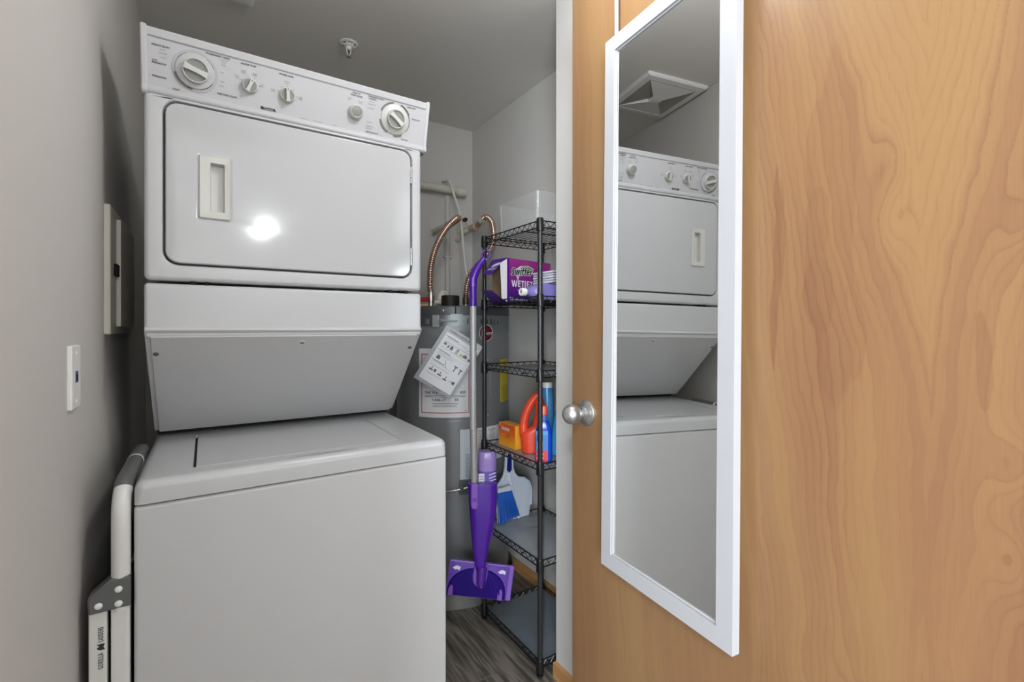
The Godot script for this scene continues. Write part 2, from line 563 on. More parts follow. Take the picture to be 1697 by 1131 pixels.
	var ro := [MB.at_z(o, -0.60), MB.at_z(o, -0.011)]
	for k in 4:
		var a := PI / 2 * (k + 1) / 4.0
		var i := 0.011 * (1 - cos(a))
		ro.append(MB.at_z(MB.rr(xl + i, 0.1118 + i, xr - i, 0.556 - i, 0.012 - i * 0.7, 5), -0.011 + 0.011 * sin(a)))
	ro.append(MB.at_z(MB.rr(-0.089, 0.1455, 0.5395, 0.5495, 0.036, 5), 0.0))
	ro.append(MB.at_z(MB.rr(-0.0865, 0.148, 0.537, 0.547, 0.034, 5), -0.0012))
	ro.append(MB.at_z(MB.rr(-0.0843, 0.1502, 0.5348, 0.5448, 0.032, 5), -0.0045))
	ro.append(MB.at_z(MB.rr(-0.0838, 0.1507, 0.5343, 0.5443, 0.032, 5), -0.022))
	b.loft(ro, true, false)
	part("dryer_cabinet", b, M.enamel, root)
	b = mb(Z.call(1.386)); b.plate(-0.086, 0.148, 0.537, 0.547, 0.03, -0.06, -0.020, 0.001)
	part("door_gap_shade", b, mat(c8(96, 95, 92), 0.6), root)  # grey backing plate, its colour stands for shade in the door gap
	# clips seen in the gap under the dryer and above the door
	for s in [[-0.025, 0.004], [0.003, 0.002], [0.467, 0.004], [0.500, 0.002], [0.516, 0.004]]:
		b = mb(Z.call(1.386)); b.plate(s[0] - s[1] * 1.4, 0.104, s[0] + s[1] * 1.4, 0.113, 0.001, -0.03, -0.004, 0.001)
		part("clip", b, M.gap, root)
	# door with a sunk handle
	b = mb(Z.call(1.386))
	rings = [MB.at_z(MB.rr(-0.0795, 0.1550, 0.5305, 0.5400, 0.028, 5), -0.018), MB.at_z(MB.rr(-0.0795, 0.1550, 0.5305, 0.5400, 0.028, 5), -0.003)]
	for k in 3:
		var a := PI / 2 * (k + 1) / 3.0
		var i := 0.004 * (1 - cos(a))
		rings.append(MB.at_z(MB.rr(-0.0795 + i, 0.1550 + i, 0.5305 - i, 0.54 - i, 0.028 - i, 5), -0.003 + 0.004 * sin(a)))
	rings.append(MB.at_z(MB.rr(-0.020, 0.262, 0.061, 0.433, 0.008, 5), 0.001))
	rings.append(MB.at_z(MB.rr(-0.0145, 0.2675, 0.0555, 0.4275, 0.004, 5), -0.0012))
	rings.append(MB.at_z(MB.rr(0.004, 0.279, 0.049, 0.416, 0.003, 5), -0.0012))
	rings.append(MB.at_z(MB.rr(0.004, 0.279, 0.049, 0.416, 0.003, 5), -0.0175))
	b.loft(rings, false, false)
	var door := part("dryer_door", b, mat(c8(190, 191, 193), 0.09), root)
	b = mb(Z.call(1.386))
	rings = [MB.at_z(MB.rr(-0.0127, 0.269, 0.0535, 0.4255, 0.004, 4), -0.0015), MB.at_z(MB.rr(-0.0127, 0.269, 0.0535, 0.4255, 0.004, 4), 0.002),
		MB.at_z(MB.rr(-0.0107, 0.271, 0.0515, 0.4235, 0.003, 4), 0.004), MB.at_z(MB.rr(-0.0095, 0.2722, 0.0503, 0.4223, 0.003, 4), 0.0035), MB.at_z(MB.rr(0.0105, 0.2868, 0.0412, 0.408, 0.002, 4), 0.003),
		MB.at_z(MB.rr(0.0112, 0.2875, 0.0405, 0.4073, 0.002, 4), 0.0015), MB.at_z(MB.rr(0.0122, 0.2885, 0.0395, 0.4063, 0.002, 4), -0.016)]
	b.loft(rings, false, true)
	part("door_handle", b, M.knob, door)
	for s in [[0.4435, 0.4956], [0.1911, 0.2458]]:
		b = mb(Z.call(1.386))
		for k in 3:
			var y0: float = lerpf(s[0], s[1], k / 3.0) + 0.0005
			var y1: float = lerpf(s[0], s[1], (k + 1) / 3.0) - 0.0005
			b.t = Transform3D(Basis(), E(0.5322, y0, 1.3865))
			b.lathe([Vector2(0, 0), Vector2(0.0032, 0), Vector2(0.0032, y1 - y0), Vector2(0, y1 - y0)], 10)
		part("hinge", b, M.chrome, root)
	console(root)

func console(root: Node3D) -> void:
	var X0 := -0.125; var X1 := 0.583
	# extruded profile: (depth, height) along X
	var prof := PackedVector2Array([Vector2(1.60, 0.690), Vector2(1.368, 0.6935), Vector2(1.360, 0.6925), Vector2(1.3584, 0.689), Vector2(1.3888, 0.5700)])
	for k in 7:
		var a := -0.35 + PI * 0.95 * k / 6.0
		prof.append(Vector2(1.3925 - 0.0095 * cos(a), 0.5585 - 0.0095 * sin(a)))
	prof.append(Vector2(1.41, 0.5490)); prof.append(Vector2(1.60, 0.5490))
	var T := Transform3D(Basis(Vector3(0, 0, -1), Vector3.UP, Vector3.RIGHT), Vector3(0, EYE, 0))    # local x = depth, y = up, z = world x
	var b := mb(T); b.prism(prof, X0 + 0.004, X1 - 0.004)
	var cp := part("control_panel", b, M.panel, root)
	# end caps, a touch larger than the panel
	for s in [[X0, X0 + 0.0125], [X1 - 0.0125, X1]]:
		var pc := PackedVector2Array()
		for q in prof: pc.append(q)
		pc[0] += Vector2(0, 0.004); pc[1] += Vector2(-0.001, 0.004); pc[2] += Vector2(-0.002, 0.0035); pc[3] += Vector2(-0.0022, 0.001); pc[4] += Vector2(-0.002, 0)
		for k in range(5, 12): pc[k] += Vector2(-0.001, -0.001)
		b = mb(T); b.prism(pc, s[0], s[1], 0.0025, 0.0025)
		part("end_cap", b, M.enamel, cp)
	var C := frame(E(0, 0.692, 1.357), Vector3.RIGHT, Vector3(0, 0.9689, 0.2475))
	# grey strip painting the shaded line under the top lip
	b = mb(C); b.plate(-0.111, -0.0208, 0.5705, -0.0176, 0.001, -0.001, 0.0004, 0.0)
	part("groove_shade", b, mat(c8(140, 142, 142), 0.6), cp)
	# dials
	var face := func(x: float, v: float) -> Transform3D: return C * Transform3D(Basis(Vector3.RIGHT, PI / 2), Vector3(x, -v, 0.0))
	b = mb(face.call(-0.020, 0.0735)); b.lathe([Vector2(0, 0), Vector2(0.0465, 0), Vector2(0.0465, 0.0008), Vector2(0.0455, 0.001), Vector2(0, 0.001)], 56)
	var dp := part("dial_plate", b, mat(c8(176, 178, 178), 0.4), cp)
	b = mb(face.call(-0.020, 0.0735)); b.lathe([Vector2(0, 0.0005), Vector2(0.0395, 0.0005), Vector2(0.0395, 0.004), Vector2(0.0375, 0.0055), Vector2(0, 0.0055)], 56)
	part("dial_skirt", b, M.panel, dp)
	big_knob(face.call(-0.019, 0.0735), 0.0275, 0.021, -0.28, cp)
	small_knob(face.call(0.0955, 0.0758), 0.0187, 0.018, -0.38, cp)
	small_knob(face.call(0.1830, 0.0765), 0.0192, 0.018, 0.06, cp)
	# push button with a grey cap
	b = mb(face.call(0.3610, 0.0765)); b.lathe([Vector2(0, 0), Vector2(0.0205, 0), Vector2(0.0203, 0.006), Vector2(0.0195, 0.0075), Vector2(0.0165, 0.016), Vector2(0.0155, 0.0172), Vector2(0.0142, 0.0166), Vector2(0.0142, 0.014), Vector2(0, 0.014)], 36)
	var pb := part("start_knob", b, M.knob, cp)
	b = mb(face.call(0.3610, 0.0765)); b.lathe([Vector2(0, 0.013), Vector2(0.0138, 0.013), Vector2(0.0136, 0.016), Vector2(0.010, 0.0172), Vector2(0, 0.0176)], 32)
	part("start_button", b, M.knob_grey, pb)
	# timer dial
	b = mb(face.call(0.477, 0.0705)); b.lathe([Vector2(0, 0), Vector2(0.0425, 0), Vector2(0.0425, 0.0015), Vector2(0.041, 0.003), Vector2(0.028, 0.0075), Vector2(0.0275, 0.006), Vector2(0, 0.006)], 56)
	part("timer_skirt", b, M.knob, cp)
	big_knob(face.call(0.477, 0.0705), 0.0262, 0.021, -0.62, cp)
	lettering(C, cp)

# a round knob with a raised grip bar across it; turn is the bar's angle on the face
func big_knob(T: Transform3D, r: float, h: float, turn: float, parent: Node3D) -> void:
	var b := mb(T)
	b.lathe([Vector2(0, 0), Vector2(r * 1.03, 0), Vector2(r, h * 0.75), Vector2(r * 0.96, h * 0.82), Vector2(r * 0.9, h * 0.8), Vector2(r * 0.88, h * 0.62), Vector2(0, h * 0.62)], 44)
	var k := part("dial_knob", b, M.knob, parent)
	b = mb(T); b.lathe([Vector2(0, h * 0.6), Vector2(r * 0.88, h * 0.6), Vector2(r * 0.87, h * 0.64), Vector2(0, h * 0.64)], 40)
	part("dial_face", b, M.knob_grey, k)
	b = mb(T * Transform3D(Basis(Vector3.UP, turn), Vector3.ZERO) * Transform3D(Basis(Vector3.RIGHT, -PI / 2), Vector3.ZERO))
	grip(b, r * 0.9, h, 0.30)
	part("grip", b, M.knob, k)

func small_knob(T: Transform3D, r: float, h: float, turn: float, parent: Node3D) -> void:
	var b := mb(T)
	b.lathe([Vector2(0, 0), Vector2(r, 0), Vector2(r, 0.003), Vector2(r * 0.97, 0.006), Vector2(r * 0.86, h * 0.62), Vector2(r * 0.82, h * 0.62), Vector2(r * 0.80, h * 0.55), Vector2(0, h * 0.55)], 36)
	var k := part("selector_knob", b, M.knob, parent)
	b = mb(T); b.lathe([Vector2(0, h * 0.5), Vector2(r * 0.8, h * 0.5), Vector2(r * 0.79, h * 0.58), Vector2(0, h * 0.58)], 32)
	part("knob_face", b, M.knob_grey, k)
	var G := T * Transform3D(Basis(Vector3.UP, turn + PI / 2), Vector3.ZERO) * Transform3D(Basis(Vector3.RIGHT, -PI / 2), Vector3.ZERO)
	b = mb(G); grip(b, r * 0.9, h, 0.30)
	part("grip", b, M.knob, k)
	b = mb(G); b.plate(r * 0.45, -0.0006, r * 0.80, 0.0006, 0.0003, h * 0.93, h * 1.012, 0.0)
	part("pointer_line", b, M.print_black, k)

func grip(b: MB, r: float, h: float, wide: float) -> void:    # waisted bar along local x, rising along z
	var rings := []
	for q in [[1.0, 0.5], [1.0, 0.86], [0.97, 0.96], [0.90, 1.0]]:
		var p := PackedVector3Array()
		for side in [1, -1]:
			for i in 11:
				var f: float = (1.0 - 2.0 * i / 10.0) * side
				var w: float = r * wide * (0.72 + 0.28 * f * f) * (1.0 if q[0] > 0.96 else 0.82)
				var xx: float = r * q[0] * f
				w = minf(w, sqrt(maxf(r * r * 1.0 - xx * xx, 0.0)) + r * 0.16)
				p.append(Vector3(xx, w * side, h * q[1]))
		rings.append(p)
	b.loft(rings, false, true)

func lettering(C: Transform3D, parent: Node3D) -> void:
	var b := mb()
	var c := mb()
	var put := func(s: String, x: float, v: float, h: float, wide := 0.0, light := false, align := 0) -> void:
		var t: Transform3D = C * Transform3D(Basis(), Vector3(x, -v, 0.0004))
		txt(c if light else b, s, h, t, align, not light, 1.0)
	put.call("HEAVY DUTY", -0.1035, 0.0385, 0.0042)
	put.call("AUTO", -0.1037, 0.0708, 0.0028)
	put.call("PREWASH", -0.1037, 0.0770, 0.0042)
	put.call("PREWASH", -0.1037, 0.1065, 0.0042)
	put.call("SOAK", -0.0655, 0.1255, 0.0040)
	put.call("PERMANENT PRESS", 0.0015, 0.0275, 0.0040)
	put.call("KNIT/DELICATE", 0.0255, 0.1130, 0.0042)
	put.call("WATER TEMP", 0.0753, 0.0292, 0.0040)
	put.call("WATER LEVEL", 0.1620, 0.0300, 0.0040)
	put.call("PUSH TO", 0.3610, 0.0280, 0.0038, 0.0, false, 1)
	put.call("START DRYER", 0.3615, 0.0345, 0.0038, 0.0, false, 1)
	put.call("PERMANENT PRESS", 0.3945, 0.0265, 0.0036)
	put.call("/ NORMAL", 0.3945, 0.0325, 0.0036)
	put.call("TIMED DRY", 0.5100, 0.0285, 0.0038)
	put.call("TOUCH UP", 0.5280, 0.0590, 0.0038)
	put.call("AIR DRY", 0.5010, 0.1235, 0.0038)
	put.call("KNIT/DELICATE", 0.3935, 0.1235, 0.0036)
	for s in [["HEAVY", -0.0885, 0.0455], ["REGULAR", -0.0905, 0.0530], ["LIGHT", -0.0870, 0.0620], ["REGULAR", 0.0330, 0.0335], ["LIGHT", 0.0340, 0.0390], ["RINSE", 0.0335, 0.0445], ["SPIN", 0.031, 0.062], ["LIGHT", 0.032, 0.083], ["RINSE", 0.029, 0.094],
		["COLD", 0.0620, 0.0600], ["COLD", 0.0630, 0.0640], ["WARM", 0.0760, 0.0455], ["COLD", 0.0770, 0.0495], ["WARM", 0.1010, 0.0465], ["WARM", 0.1010, 0.0505], ["HOT", 0.1205, 0.0680], ["COLD", 0.1205, 0.0720],
		["SMALL", 0.1435, 0.0715], ["LOAD", 0.1445, 0.0755], ["MEDIUM", 0.1745, 0.0450], ["LOAD", 0.1765, 0.0490], ["LARGE", 0.2105, 0.0755], ["LOAD", 0.2110, 0.0795],
		["SIGNAL", 0.3380, 0.0445], ["OFF", 0.3380, 0.0490], ["SIGNAL", 0.3680, 0.0475], ["ON", 0.3700, 0.0520], ["VERY DRY", 0.3970, 0.0405], ["NORMAL DRY", 0.3960, 0.0470], ["DAMP DRY", 0.3950, 0.0580], ["VERY DRY", 0.3935, 0.0960], ["NORMAL DRY", 0.3935, 0.1075], ["DAMP DRY", 0.3930, 0.1135],
		["HEAVY DUTY", 0.2170, 0.1265], ["LARGE CAPACITY", 0.2500, 0.1265], ["ELECTRIC", 0.2980, 0.1265]]:
		put.call(s[0], s[1], s[2], 0.0026, 0.0, true)
	# arcs round the timer and the big dial, and little marks round the selectors
	var arc := func(bb: MB, x: float, v: float, r: float, a0: float, a1: float, w: float) -> void:
		var n := 14
		var rings := []
		for i in n + 1:
			var a: float = deg_to_rad(lerpf(a0, a1, i / float(n)))
			rings.append(PackedVector3Array([C * Vector3(x + r * cos(a), -v + r * sin(a), 0.0014), C * Vector3(x + (r + w) * cos(a), -v + (r + w) * sin(a), 0.0014)]))
		for i in n: bb.quad(rings[i][1], rings[i + 1][1], rings[i + 1][0], rings[i][0])
	arc.call(c, 0.477, 0.0705, 0.0440, 100, 158, 0.0045)
	arc.call(c, 0.477, 0.0705, 0.0440, 190, 243, 0.0035)
	arc.call(c, 0.477, 0.0705, 0.0440, -35, 72, 0.0018)
	arc.call(c, 0.477, 0.0705, 0.0440, 28, 72, 0.0045)
	arc.call(c, 0.477, 0.0705, 0.0440, 268, 300, 0.0045)
	arc.call(b, -0.020, 0.0735, 0.0398, 115, 150, 0.0010)
	arc.call(b, -0.020, 0.0735, 0.0398, 20, 55, 0.0010)
	arc.call(c, -0.020, 0.0735, 0.0402, 195, 262, 0.0045)
	arc.call(b, -0.020, 0.0735, 0.0402, 248, 256, 0.0025)
	arc.call(b, -0.020, 0.0735, 0.0398, 285, 330, 0.0010)
	for k in [[0.0955, 0.0758, 100], [0.0955, 0.0758, 62], [0.0955, 0.0758, 155], [0.0955, 0.0758, 12], [0.183, 0.0765, 165], [0.183, 0.0765, 128], [0.183, 0.0765, 90], [0.183, 0.0765, 48], [0.183, 0.0765, 5]]:
		var a := deg_to_rad(k[2])
		var m: Vector3 = C * Vector3(k[0] + 0.0225 * cos(a), -k[1] + 0.0225 * sin(a), 0.0004)
		var ex := C.basis.x * 0.0008
		var ey := C.basis.y * 0.0008
		b.quad(m - ex - ey, m + ex - ey, m + ex + ey, m - ex + ey)
	part("lettering", b, M.print, parent)
	part("small_print", c, M.print_light, parent)
	# maker's mark: a dark wedge with light lettering cut into it
	b = mb(C)
	b.prism(PackedVector2Array([Vector2(0.1216, -0.1240), Vector2(0.1216, -0.1175), Vector2(0.1268, -0.1175), Vector2(0.1290, -0.1190), Vector2(0.1400, -0.1178), Vector2(0.1520, -0.1184), Vector2(0.1535, -0.1168), Vector2(0.1575, -0.1240), Vector2(0.1545, -0.1240), Vector2(0.1530, -0.1225), Vector2(0.1440, -0.1217), Vector2(0.1330, -0.1222), Vector2(0.1270, -0.1240)]), 0.0, 0.0008)
	var lg := part("maker_mark", b, M.print_black, parent)
	b = mb()
	txt(b, "KENMORE", 0.0030, C * Transform3D(Basis(), Vector3(0.1395, -0.1219, 0.001)), 1, true, 1.15)
	part("mark_lettering", b, M.knob_grey, lg)
	b = mb(C); b.plate(0.128, -0.1248, 0.1545, -0.1241, 0.0002, 0.0, 0.0005, 0.0)
	part("mark_underline", b, M.print_light, lg)

# ---------------------------------------------------------------- water heater
const HX := 1.021
const HD := 2.094
const HT := 0.4538        # direction from the doorway to the heater (26 degrees)

func hp(a: float, y: float, r: float) -> Vector3:      # a point on the tank, a degrees to the right of the side that faces the doorway
	var q := deg_to_rad(a)
	var x := HX + r * (cos(q) * -sin(HT) + sin(q) * cos(HT))
	var d := HD + r * (cos(q) * -cos(HT) + sin(q) * -sin(HT))
	return E(x, y, d)

func patch(b: MB, a0: float, a1: float, y0: float, y1: float, r: float, th := 0.0006, n := 12) -> void:   # a curved sheet on the tank, uv 0..1 across its face
	for i in n:
		var f0 := i / float(n); var f1 := (i + 1) / float(n)
		var p := [hp(lerpf(a0, a1, f0), y0, r + th), hp(lerpf(a0, a1, f1), y0, r + th), hp(lerpf(a0, a1, f1), y1, r + th), hp(lerpf(a0, a1, f0), y1, r + th)]
		b.tri(p[0], p[1], p[2], Vector2(f0, 1), Vector2(f1, 1), Vector2(f1, 0))
		b.tri(p[0], p[2], p[3], Vector2(f0, 1), Vector2(f1, 0), Vector2(f0, 0))
	var ring_out := PackedVector3Array(); var ring_in := PackedVector3Array()
	for i in n + 1:
		ring_out.append(hp(lerpf(a0, a1, i / float(n)), y0, r + th)); ring_in.append(hp(lerpf(a0, a1, i / float(n)), y0, r))
	for i in range(n, -1, -1):
		ring_out.append(hp(lerpf(a0, a1, i / float(n)), y1, r + th)); ring_in.append(hp(lerpf(a0, a1, i / float(n)), y1, r))
	b.loft([ring_in, ring_out], false, false)

func htxt(b: MB, s: String, a: float, y: float, h: float, align := 0, bold := true, r := 0.2712, squeeze := 1.0) -> void:
	var bend := func(p: Vector3) -> Vector3: return hp(a + rad_to_deg(p.x / 0.27), y + p.y, r)
	txt(b, s, h, Transform3D(), align, bold, squeeze, bend)

func hlines(b: MB, a0: float, a1: float, y0: float, y1: float, n: int, r := 0.2712) -> void:   # rows of print too small to read
	for i in n:
		var y := lerpf(y0, y1, i / maxf(1.0, n - 1.0))
		patch(b, a0 + 0.4 * (i % 2), a1 - 0.7 * ((i * 7) % 3), y - 0.0009, y + 0.0009, r, 0.0002, 6)

func heater() -> void:
	var root := thing("water_heater", "grey cylindrical water heater standing in the corner behind the shelf", "water heater", E(HX, FLOOR, HD))
	var at := Transform3D(Basis(), E(HX, 0, HD))
	var b := mb(at)
	b.lathe([Vector2(0.0, -1.19), Vector2(0.268, -1.19), Vector2(0.27, -1.18), Vector2(0.27, -0.409), Vector2(0.2688, -0.407), Vector2(0.2688, -0.403), Vector2(0.27, -0.401), Vector2(0.27, 0.056), Vector2(0.0, 0.056)], 72)
	var tank := part("tank", b, M.tank, root)
	b = mb(at)
	b.lathe([Vector2(0, 0.054), Vector2(0.2725, 0.054), Vector2(0.2735, 0.058), Vector2(0.2735, 0.088), Vector2(0.270, 0.0925), Vector2(0.24, 0.096), Vector2(0.0, 0.102)], 72)
	var cap := part("top_cap", b, M.tank_dark, root)
	b = mb()
	for a in [-9.0, -38.0]:
		b = mb(Transform3D(Basis(), hp(a, 0.073, 0.2735)))
		b.lathe([Vector2(0, -0.004), Vector2(0.003, -0.003), Vector2(0.004, 0), Vector2(0.003, 0.003), Vector2(0, 0.004)], 8)
		part("cap_screw", b, M.chrome, cap)
	b = mb(); patch(b, 1.5, 2.6, 0.056, 0.09, 0.2735, 0.0012, 2)
	part("cap_seam", b, M.gap, cap)
	# drain pan
	b = mb(at)
	b.lathe([Vector2(0.0, -1.2195), Vector2(0.288, -1.2195), Vector2(0.291, -1.216), Vector2(0.291, -1.160), Vector2(0.2935, -1.157), Vector2(0.2935, -1.154), Vector2(0.290, -1.153), Vector2(0.2885, -1.156), Vector2(0.2885, -1.205), Vector2(0.0, -1.205)], 72)
	part("drain_pan", b, mat(c8(150, 150, 146), 0.35, 0.5), root)
	# straps
	b = mb(); patch(b, 3, 80, -0.016, 0.052, 0.27, 0.002, 24)
	var st := part("strap", b, M.zinc, root)
	b = mb(); patch(b, -70, 3, 0.006, 0.052, 0.27, 0.0016, 24)
	part("strap", b, mat(c8(120, 122, 124), 0.35, 0.7), root)
	b = mb()
	for a in [8.0, 13.0, 26.5, 33.0, 38.0, 42.0, 47.5]:
		b = mb(); patch(b, a, a + 0.9, 0.014 + 0.003 * sin(a), 0.034 + 0.004 * cos(a), 0.272, 0.0005, 1)
		part("strap_slot", b, M.gap, st)
	b = mb(); patch(b, -18.8, -13.2, 0.002, 0.054, 0.2716, 0.008, 4)
	part("strap_buckle", b, mat(c8(206, 206, 204), 0.3, 0.6), st)
	b = mb(); patch(b, -26, -22.8, 0.014, 0.036, 0.2716, 0.004, 2)
	part("strap_clip", b, mat(c8(160, 162, 164), 0.35, 0.6), st)
	b = mb()
	b.tube(PackedVector3Array([hp(-12.5, 0.0285, 0.286), hp(-4, 0.0285, 0.2875), hp(3.5, 0.0285, 0.292)]), 0.0035, 10)
	part("strap_bolt", b, M.chrome, st)
	b = mb(frame(hp(-10.5, 0.0285, 0.2865), Vector3.UP, Vector3(0, 0, -1)))
	b.t = Transform3D(Basis(Vector3.UP, HT) * Basis(Vector3.BACK, PI / 2), hp(-10.5, 0.0285, 0.2865))
	b.lathe([Vector2(0, -0.008), Vector2(0.008, -0.008), Vector2(0.0095, 0), Vector2(0.008, 0.008), Vector2(0, 0.008)], 6)
	part("bolt_nut", b, M.chrome, st, 20)
	b = mb(); patch(b, -2.5, 8.5, 0.006, 0.058, 0.272, 0.007, 6)
	part("strap_bracket", b, M.zinc, st)
	# lower strap fixing
	b = mb(); patch(b, 6, 62, -0.715, -0.672, 0.27, 0.0016, 16)
	var ls := part("strap", b, mat(c8(104, 106, 106), 0.4, 0.6), root)
	b = mb(); patch(b, 5.2, 12.5, -0.722, -0.666, 0.2716, 0.020, 4)
	part("strap_bracket", b, mat(c8(92, 104, 100), 0.4, 0.6), ls)
	b = mb(); b.tube(PackedVector3Array([hp(-8, -0.705, 0.300), hp(3, -0.696, 0.303), hp(12, -0.688, 0.304)]), 0.0042, 10)
	part("strap_bolt", b, M.steel, ls)
	b = mb(Transform3D(Basis(Vector3.UP, HT) * Basis(Vector3.BACK, PI / 2), hp(6.5, -0.693, 0.303)))
	b.lathe([Vector2(0, -0.007), Vector2(0.011, -0.007), Vector2(0.0125, 0), Vector2(0.011, 0.007), Vector2(0, 0.007)], 6)
	part("bolt_nut", b, M.steel, ls, 20)
	# access cover with screws
	b = mb(); patch(b, 37.5, 49.5, -0.372, -0.155, 0.27, 0.004, 8)
	part("access_cover", b, M.tank, root)
	for y in [-0.1465, -0.392]:
		b = mb(Transform3D(Basis(), hp(34.7, y, 0.2705)))
		b.lathe([Vector2(0, -0.004), Vector2(0.0035, -0.0025), Vector2(0.0045, 0), Vector2(0.0035, 0.0025), Vector2(0, 0.004)], 8)
		part("cover_screw", b, M.chrome, tank)
	# round maker's badge
	b = mb()
	var ring_ := PackedVector3Array()
	var n := 40
	for k in [[0.0375, 0.0010, M.paper, "badge_rim"], [0.0345, 0.0016, mat(c8(112, 18, 28), 0.4), "badge"]]:
		b = mb()
		for i in n:
			var a0 := TAU * i / n; var a1 := TAU * (i + 1) / n
			var q := func(a: float, r: float) -> Vector3: return hp(32.4 + rad_to_deg(r * 1.0 * cos(a) / 0.27), -0.0245 + r * sin(a), 0.2722 + k[1])
			b.tri(q.call(0, 0), q.call(a0, k[0]), q.call(a1, k[0]))
		part(k[3], b, k[2], tank)
	b = mb()
	htxt(b, "R", 27.2, -0.044, 0.034, 0, false, 0.2745, 0.85)
	htxt(b, "heem", 31.2, -0.034, 0.015, 0, false, 0.2745, 0.8)
	part("badge_lettering", b, M.paper, tank)
	# white notice with a red border
	b = mb(); patch(b, -33.5, 16.8, -0.392, -0.092, 0.2702, 0.0006, 24)
	var notice := part("notice", b, M.paper, root)
	b = mb()
	patch(b, -30.8, 14.8, -0.3735, -0.3700, 0.2708, 0.0002, 20); patch(b, -30.8, 14.8, -0.1185, -0.1150, 0.2708, 0.0002, 20)
	patch(b, -30.8, -30.1, -0.3735, -0.1150, 0.2708, 0.0002, 1); patch(b, 14.1, 14.8, -0.3735, -0.1150, 0.2708, 0.0002, 1)
	part("notice_border", b, mat(c8(176, 42, 56), 0.5), notice)
	b = mb()
	htxt(b, "THE PLE", -27.0, -0.291, 0.0125, 0, true, 0.2711, 0.92)
	htxt(b, "ASE", 11.5, -0.289, 0.0125, 2, true, 0.2711, 0.92)
	htxt(b, "1-866-27", -20.0, -0.321, 0.0115, 0, true, 0.2711, 1.0)
	htxt(b, "66", 4.8, -0.320, 0.0115, 2, true, 0.2711, 1.0)
	hlines(b, -27.0, 11.5, -0.297, -0.302, 2); hlines(b, -19.5, 4.5, -0.3305, -0.3445, 3); hlines(b, 10, 13, -0.363, -0.363, 1)
	part("notice_print", b, M.print_black, notice)
	# paper labels low on the tank
	b = mb(); patch(b, 6.3, 21.5, -0.664, -0.446, 0.2702, 0.0006, 8)
	var l1 := part("label", b, mat(c8(206, 214, 218), 0.5), root)
	b = mb(); hlines(b, 11.0, 20.5, -0.555, -0.657, 22)
	part("label_print", b, mat(c8(128, 130, 130), 0.6), l1)
	b = mb(); patch(b, 22.6, 60.0, -0.600, -0.445, 0.2702, 0.0006, 14)
	var l2 := part("label", b, M.paper, root)
	b = mb(); hlines(b, 24.0, 31.0, -0.456, -0.580, 20); hlines(b, 35, 44, -0.458, -0.464, 2)
	for i in 20:
		var a := TAU * i / 20.0; var a2 := TAU * (i + 1) / 20.0
		b.rod(hp(39.5 + rad_to_deg(0.0125 * cos(a) / 0.27), -0.4835 + 0.0125 * sin(a), 0.2714), hp(39.5 + rad_to_deg(0.0125 * cos(a2) / 0.27), -0.4835 + 0.0125 * sin(a2), 0.2714), 0.0011, 4)
	htxt(b, "UL", 39.5, -0.489, 0.010, 1, true, 0.2713, 0.7)
	patch(b, 25.0, 27.5, -0.597, -0.585, 0.2708, 0.0003, 1)
	part("label_print", b, mat(c8(70, 72, 72), 0.6), l2)
	b = mb(); patch(b, 52.9, 76.0, -0.346, -0.148, 0.2702, 0.0006, 8)
	var yl := part("energy_label", b, mat(c8(206, 186, 40), 0.5), root)
	for q in [[54, -0.160, -0.160, 1], [55, -0.196, -0.204, 2], [55, -0.275, -0.335, 7]]:
		b = mb(); hlines(b, q[0], 73, q[1], q[2], q[3])
		part("label_print", b, M.print_black, yl)
	# fittings on top: pipe nipples, a black foam cap, a valve with a red lever
	for s in [[0.8836, 2.05], [1.1244, 2.16]]:
		b = mb(Transform3D(Basis(), E(s[0], 0, s[1])))
		b.lathe([Vector2(0, 0.085), Vector2(0.0135, 0.085), Vector2(0.0135, 0.112), Vector2(0.0125, 0.114), Vector2(0.0125, 0.118), Vector2(0, 0.118)], 18)
		part("nipple", b, M.steel, root)
	b = mb(Transform3D(Basis(), E(0.9698, 0, 2.02)))
	b.lathe([Vector2(0, 0.085), Vector2(0.0405, 0.085), Vector2(0.0425, 0.09), Vector2(0.0425, 0.146), Vector2(0.0405, 0.150), Vector2(0.03, 0.151), Vector2(0, 0.148)], 30)
	part("foam_cap", b, M.rubber, root)
	b = mb()
	b.tube(PackedVector3Array([E(0.899, 0.118, 2.05), E(0.925, 0.118, 2.056), E(0.940, 0.120, 2.062), E(0.958, 0.126, 2.075)]), [0.010, 0.010, 0.016, 0.016], 14)
	b.tube(PackedVector3Array([E(0.952, 0.100, 2.095), E(0.954, 0.150, 2.095), E(0.962, 0.164, 2.10), E(0.985, 0.166, 2.105)]), [0.018, 0.020, 0.021, 0.016], 14)
	part("relief_valve", b, M.pvc, root)
	b = mb(Transform3D(Basis(), E(0.828, 0.128, 2.035))); b.box(Vector3(0, 0, 0), Vector3(0.086, 0.022, 0.010), 0.004)
	part("valve_lever", b, M.red, root)
	b = mb(Transform3D(Basis(Vector3.BACK, PI / 2), E(0.828, 0.100, 2.05)))
	b.lathe([Vector2(0, -0.04), Vector2(0.012, -0.04), Vector2(0.013, 0.0), Vector2(0.012, 0.045), Vector2(0, 0.045)], 16)
	part("drain_pipe", b, mat(c8(186, 150, 120), 0.5), root)
	# laminated card hung by its corner from the strap bolt
	var rt := Vector3(cos(HT), 0, sin(HT))
	var base := hp(0, 0, 0.300)
	var card := thing("instruction_card", "laminated instruction card hanging askew from the water heater strap", "card", base)
	var ex := (rt * 0.154 + Vector3.UP * -0.097).normalized()
	var ey := (rt * 0.13 + Vector3.UP * 0.222).normalized()
	var K := frame(base + rt * -0.0266 * 1.0 + Vector3.UP * 0.013, ex, ey)         # origin at its top left corner, x along the top edge, y up
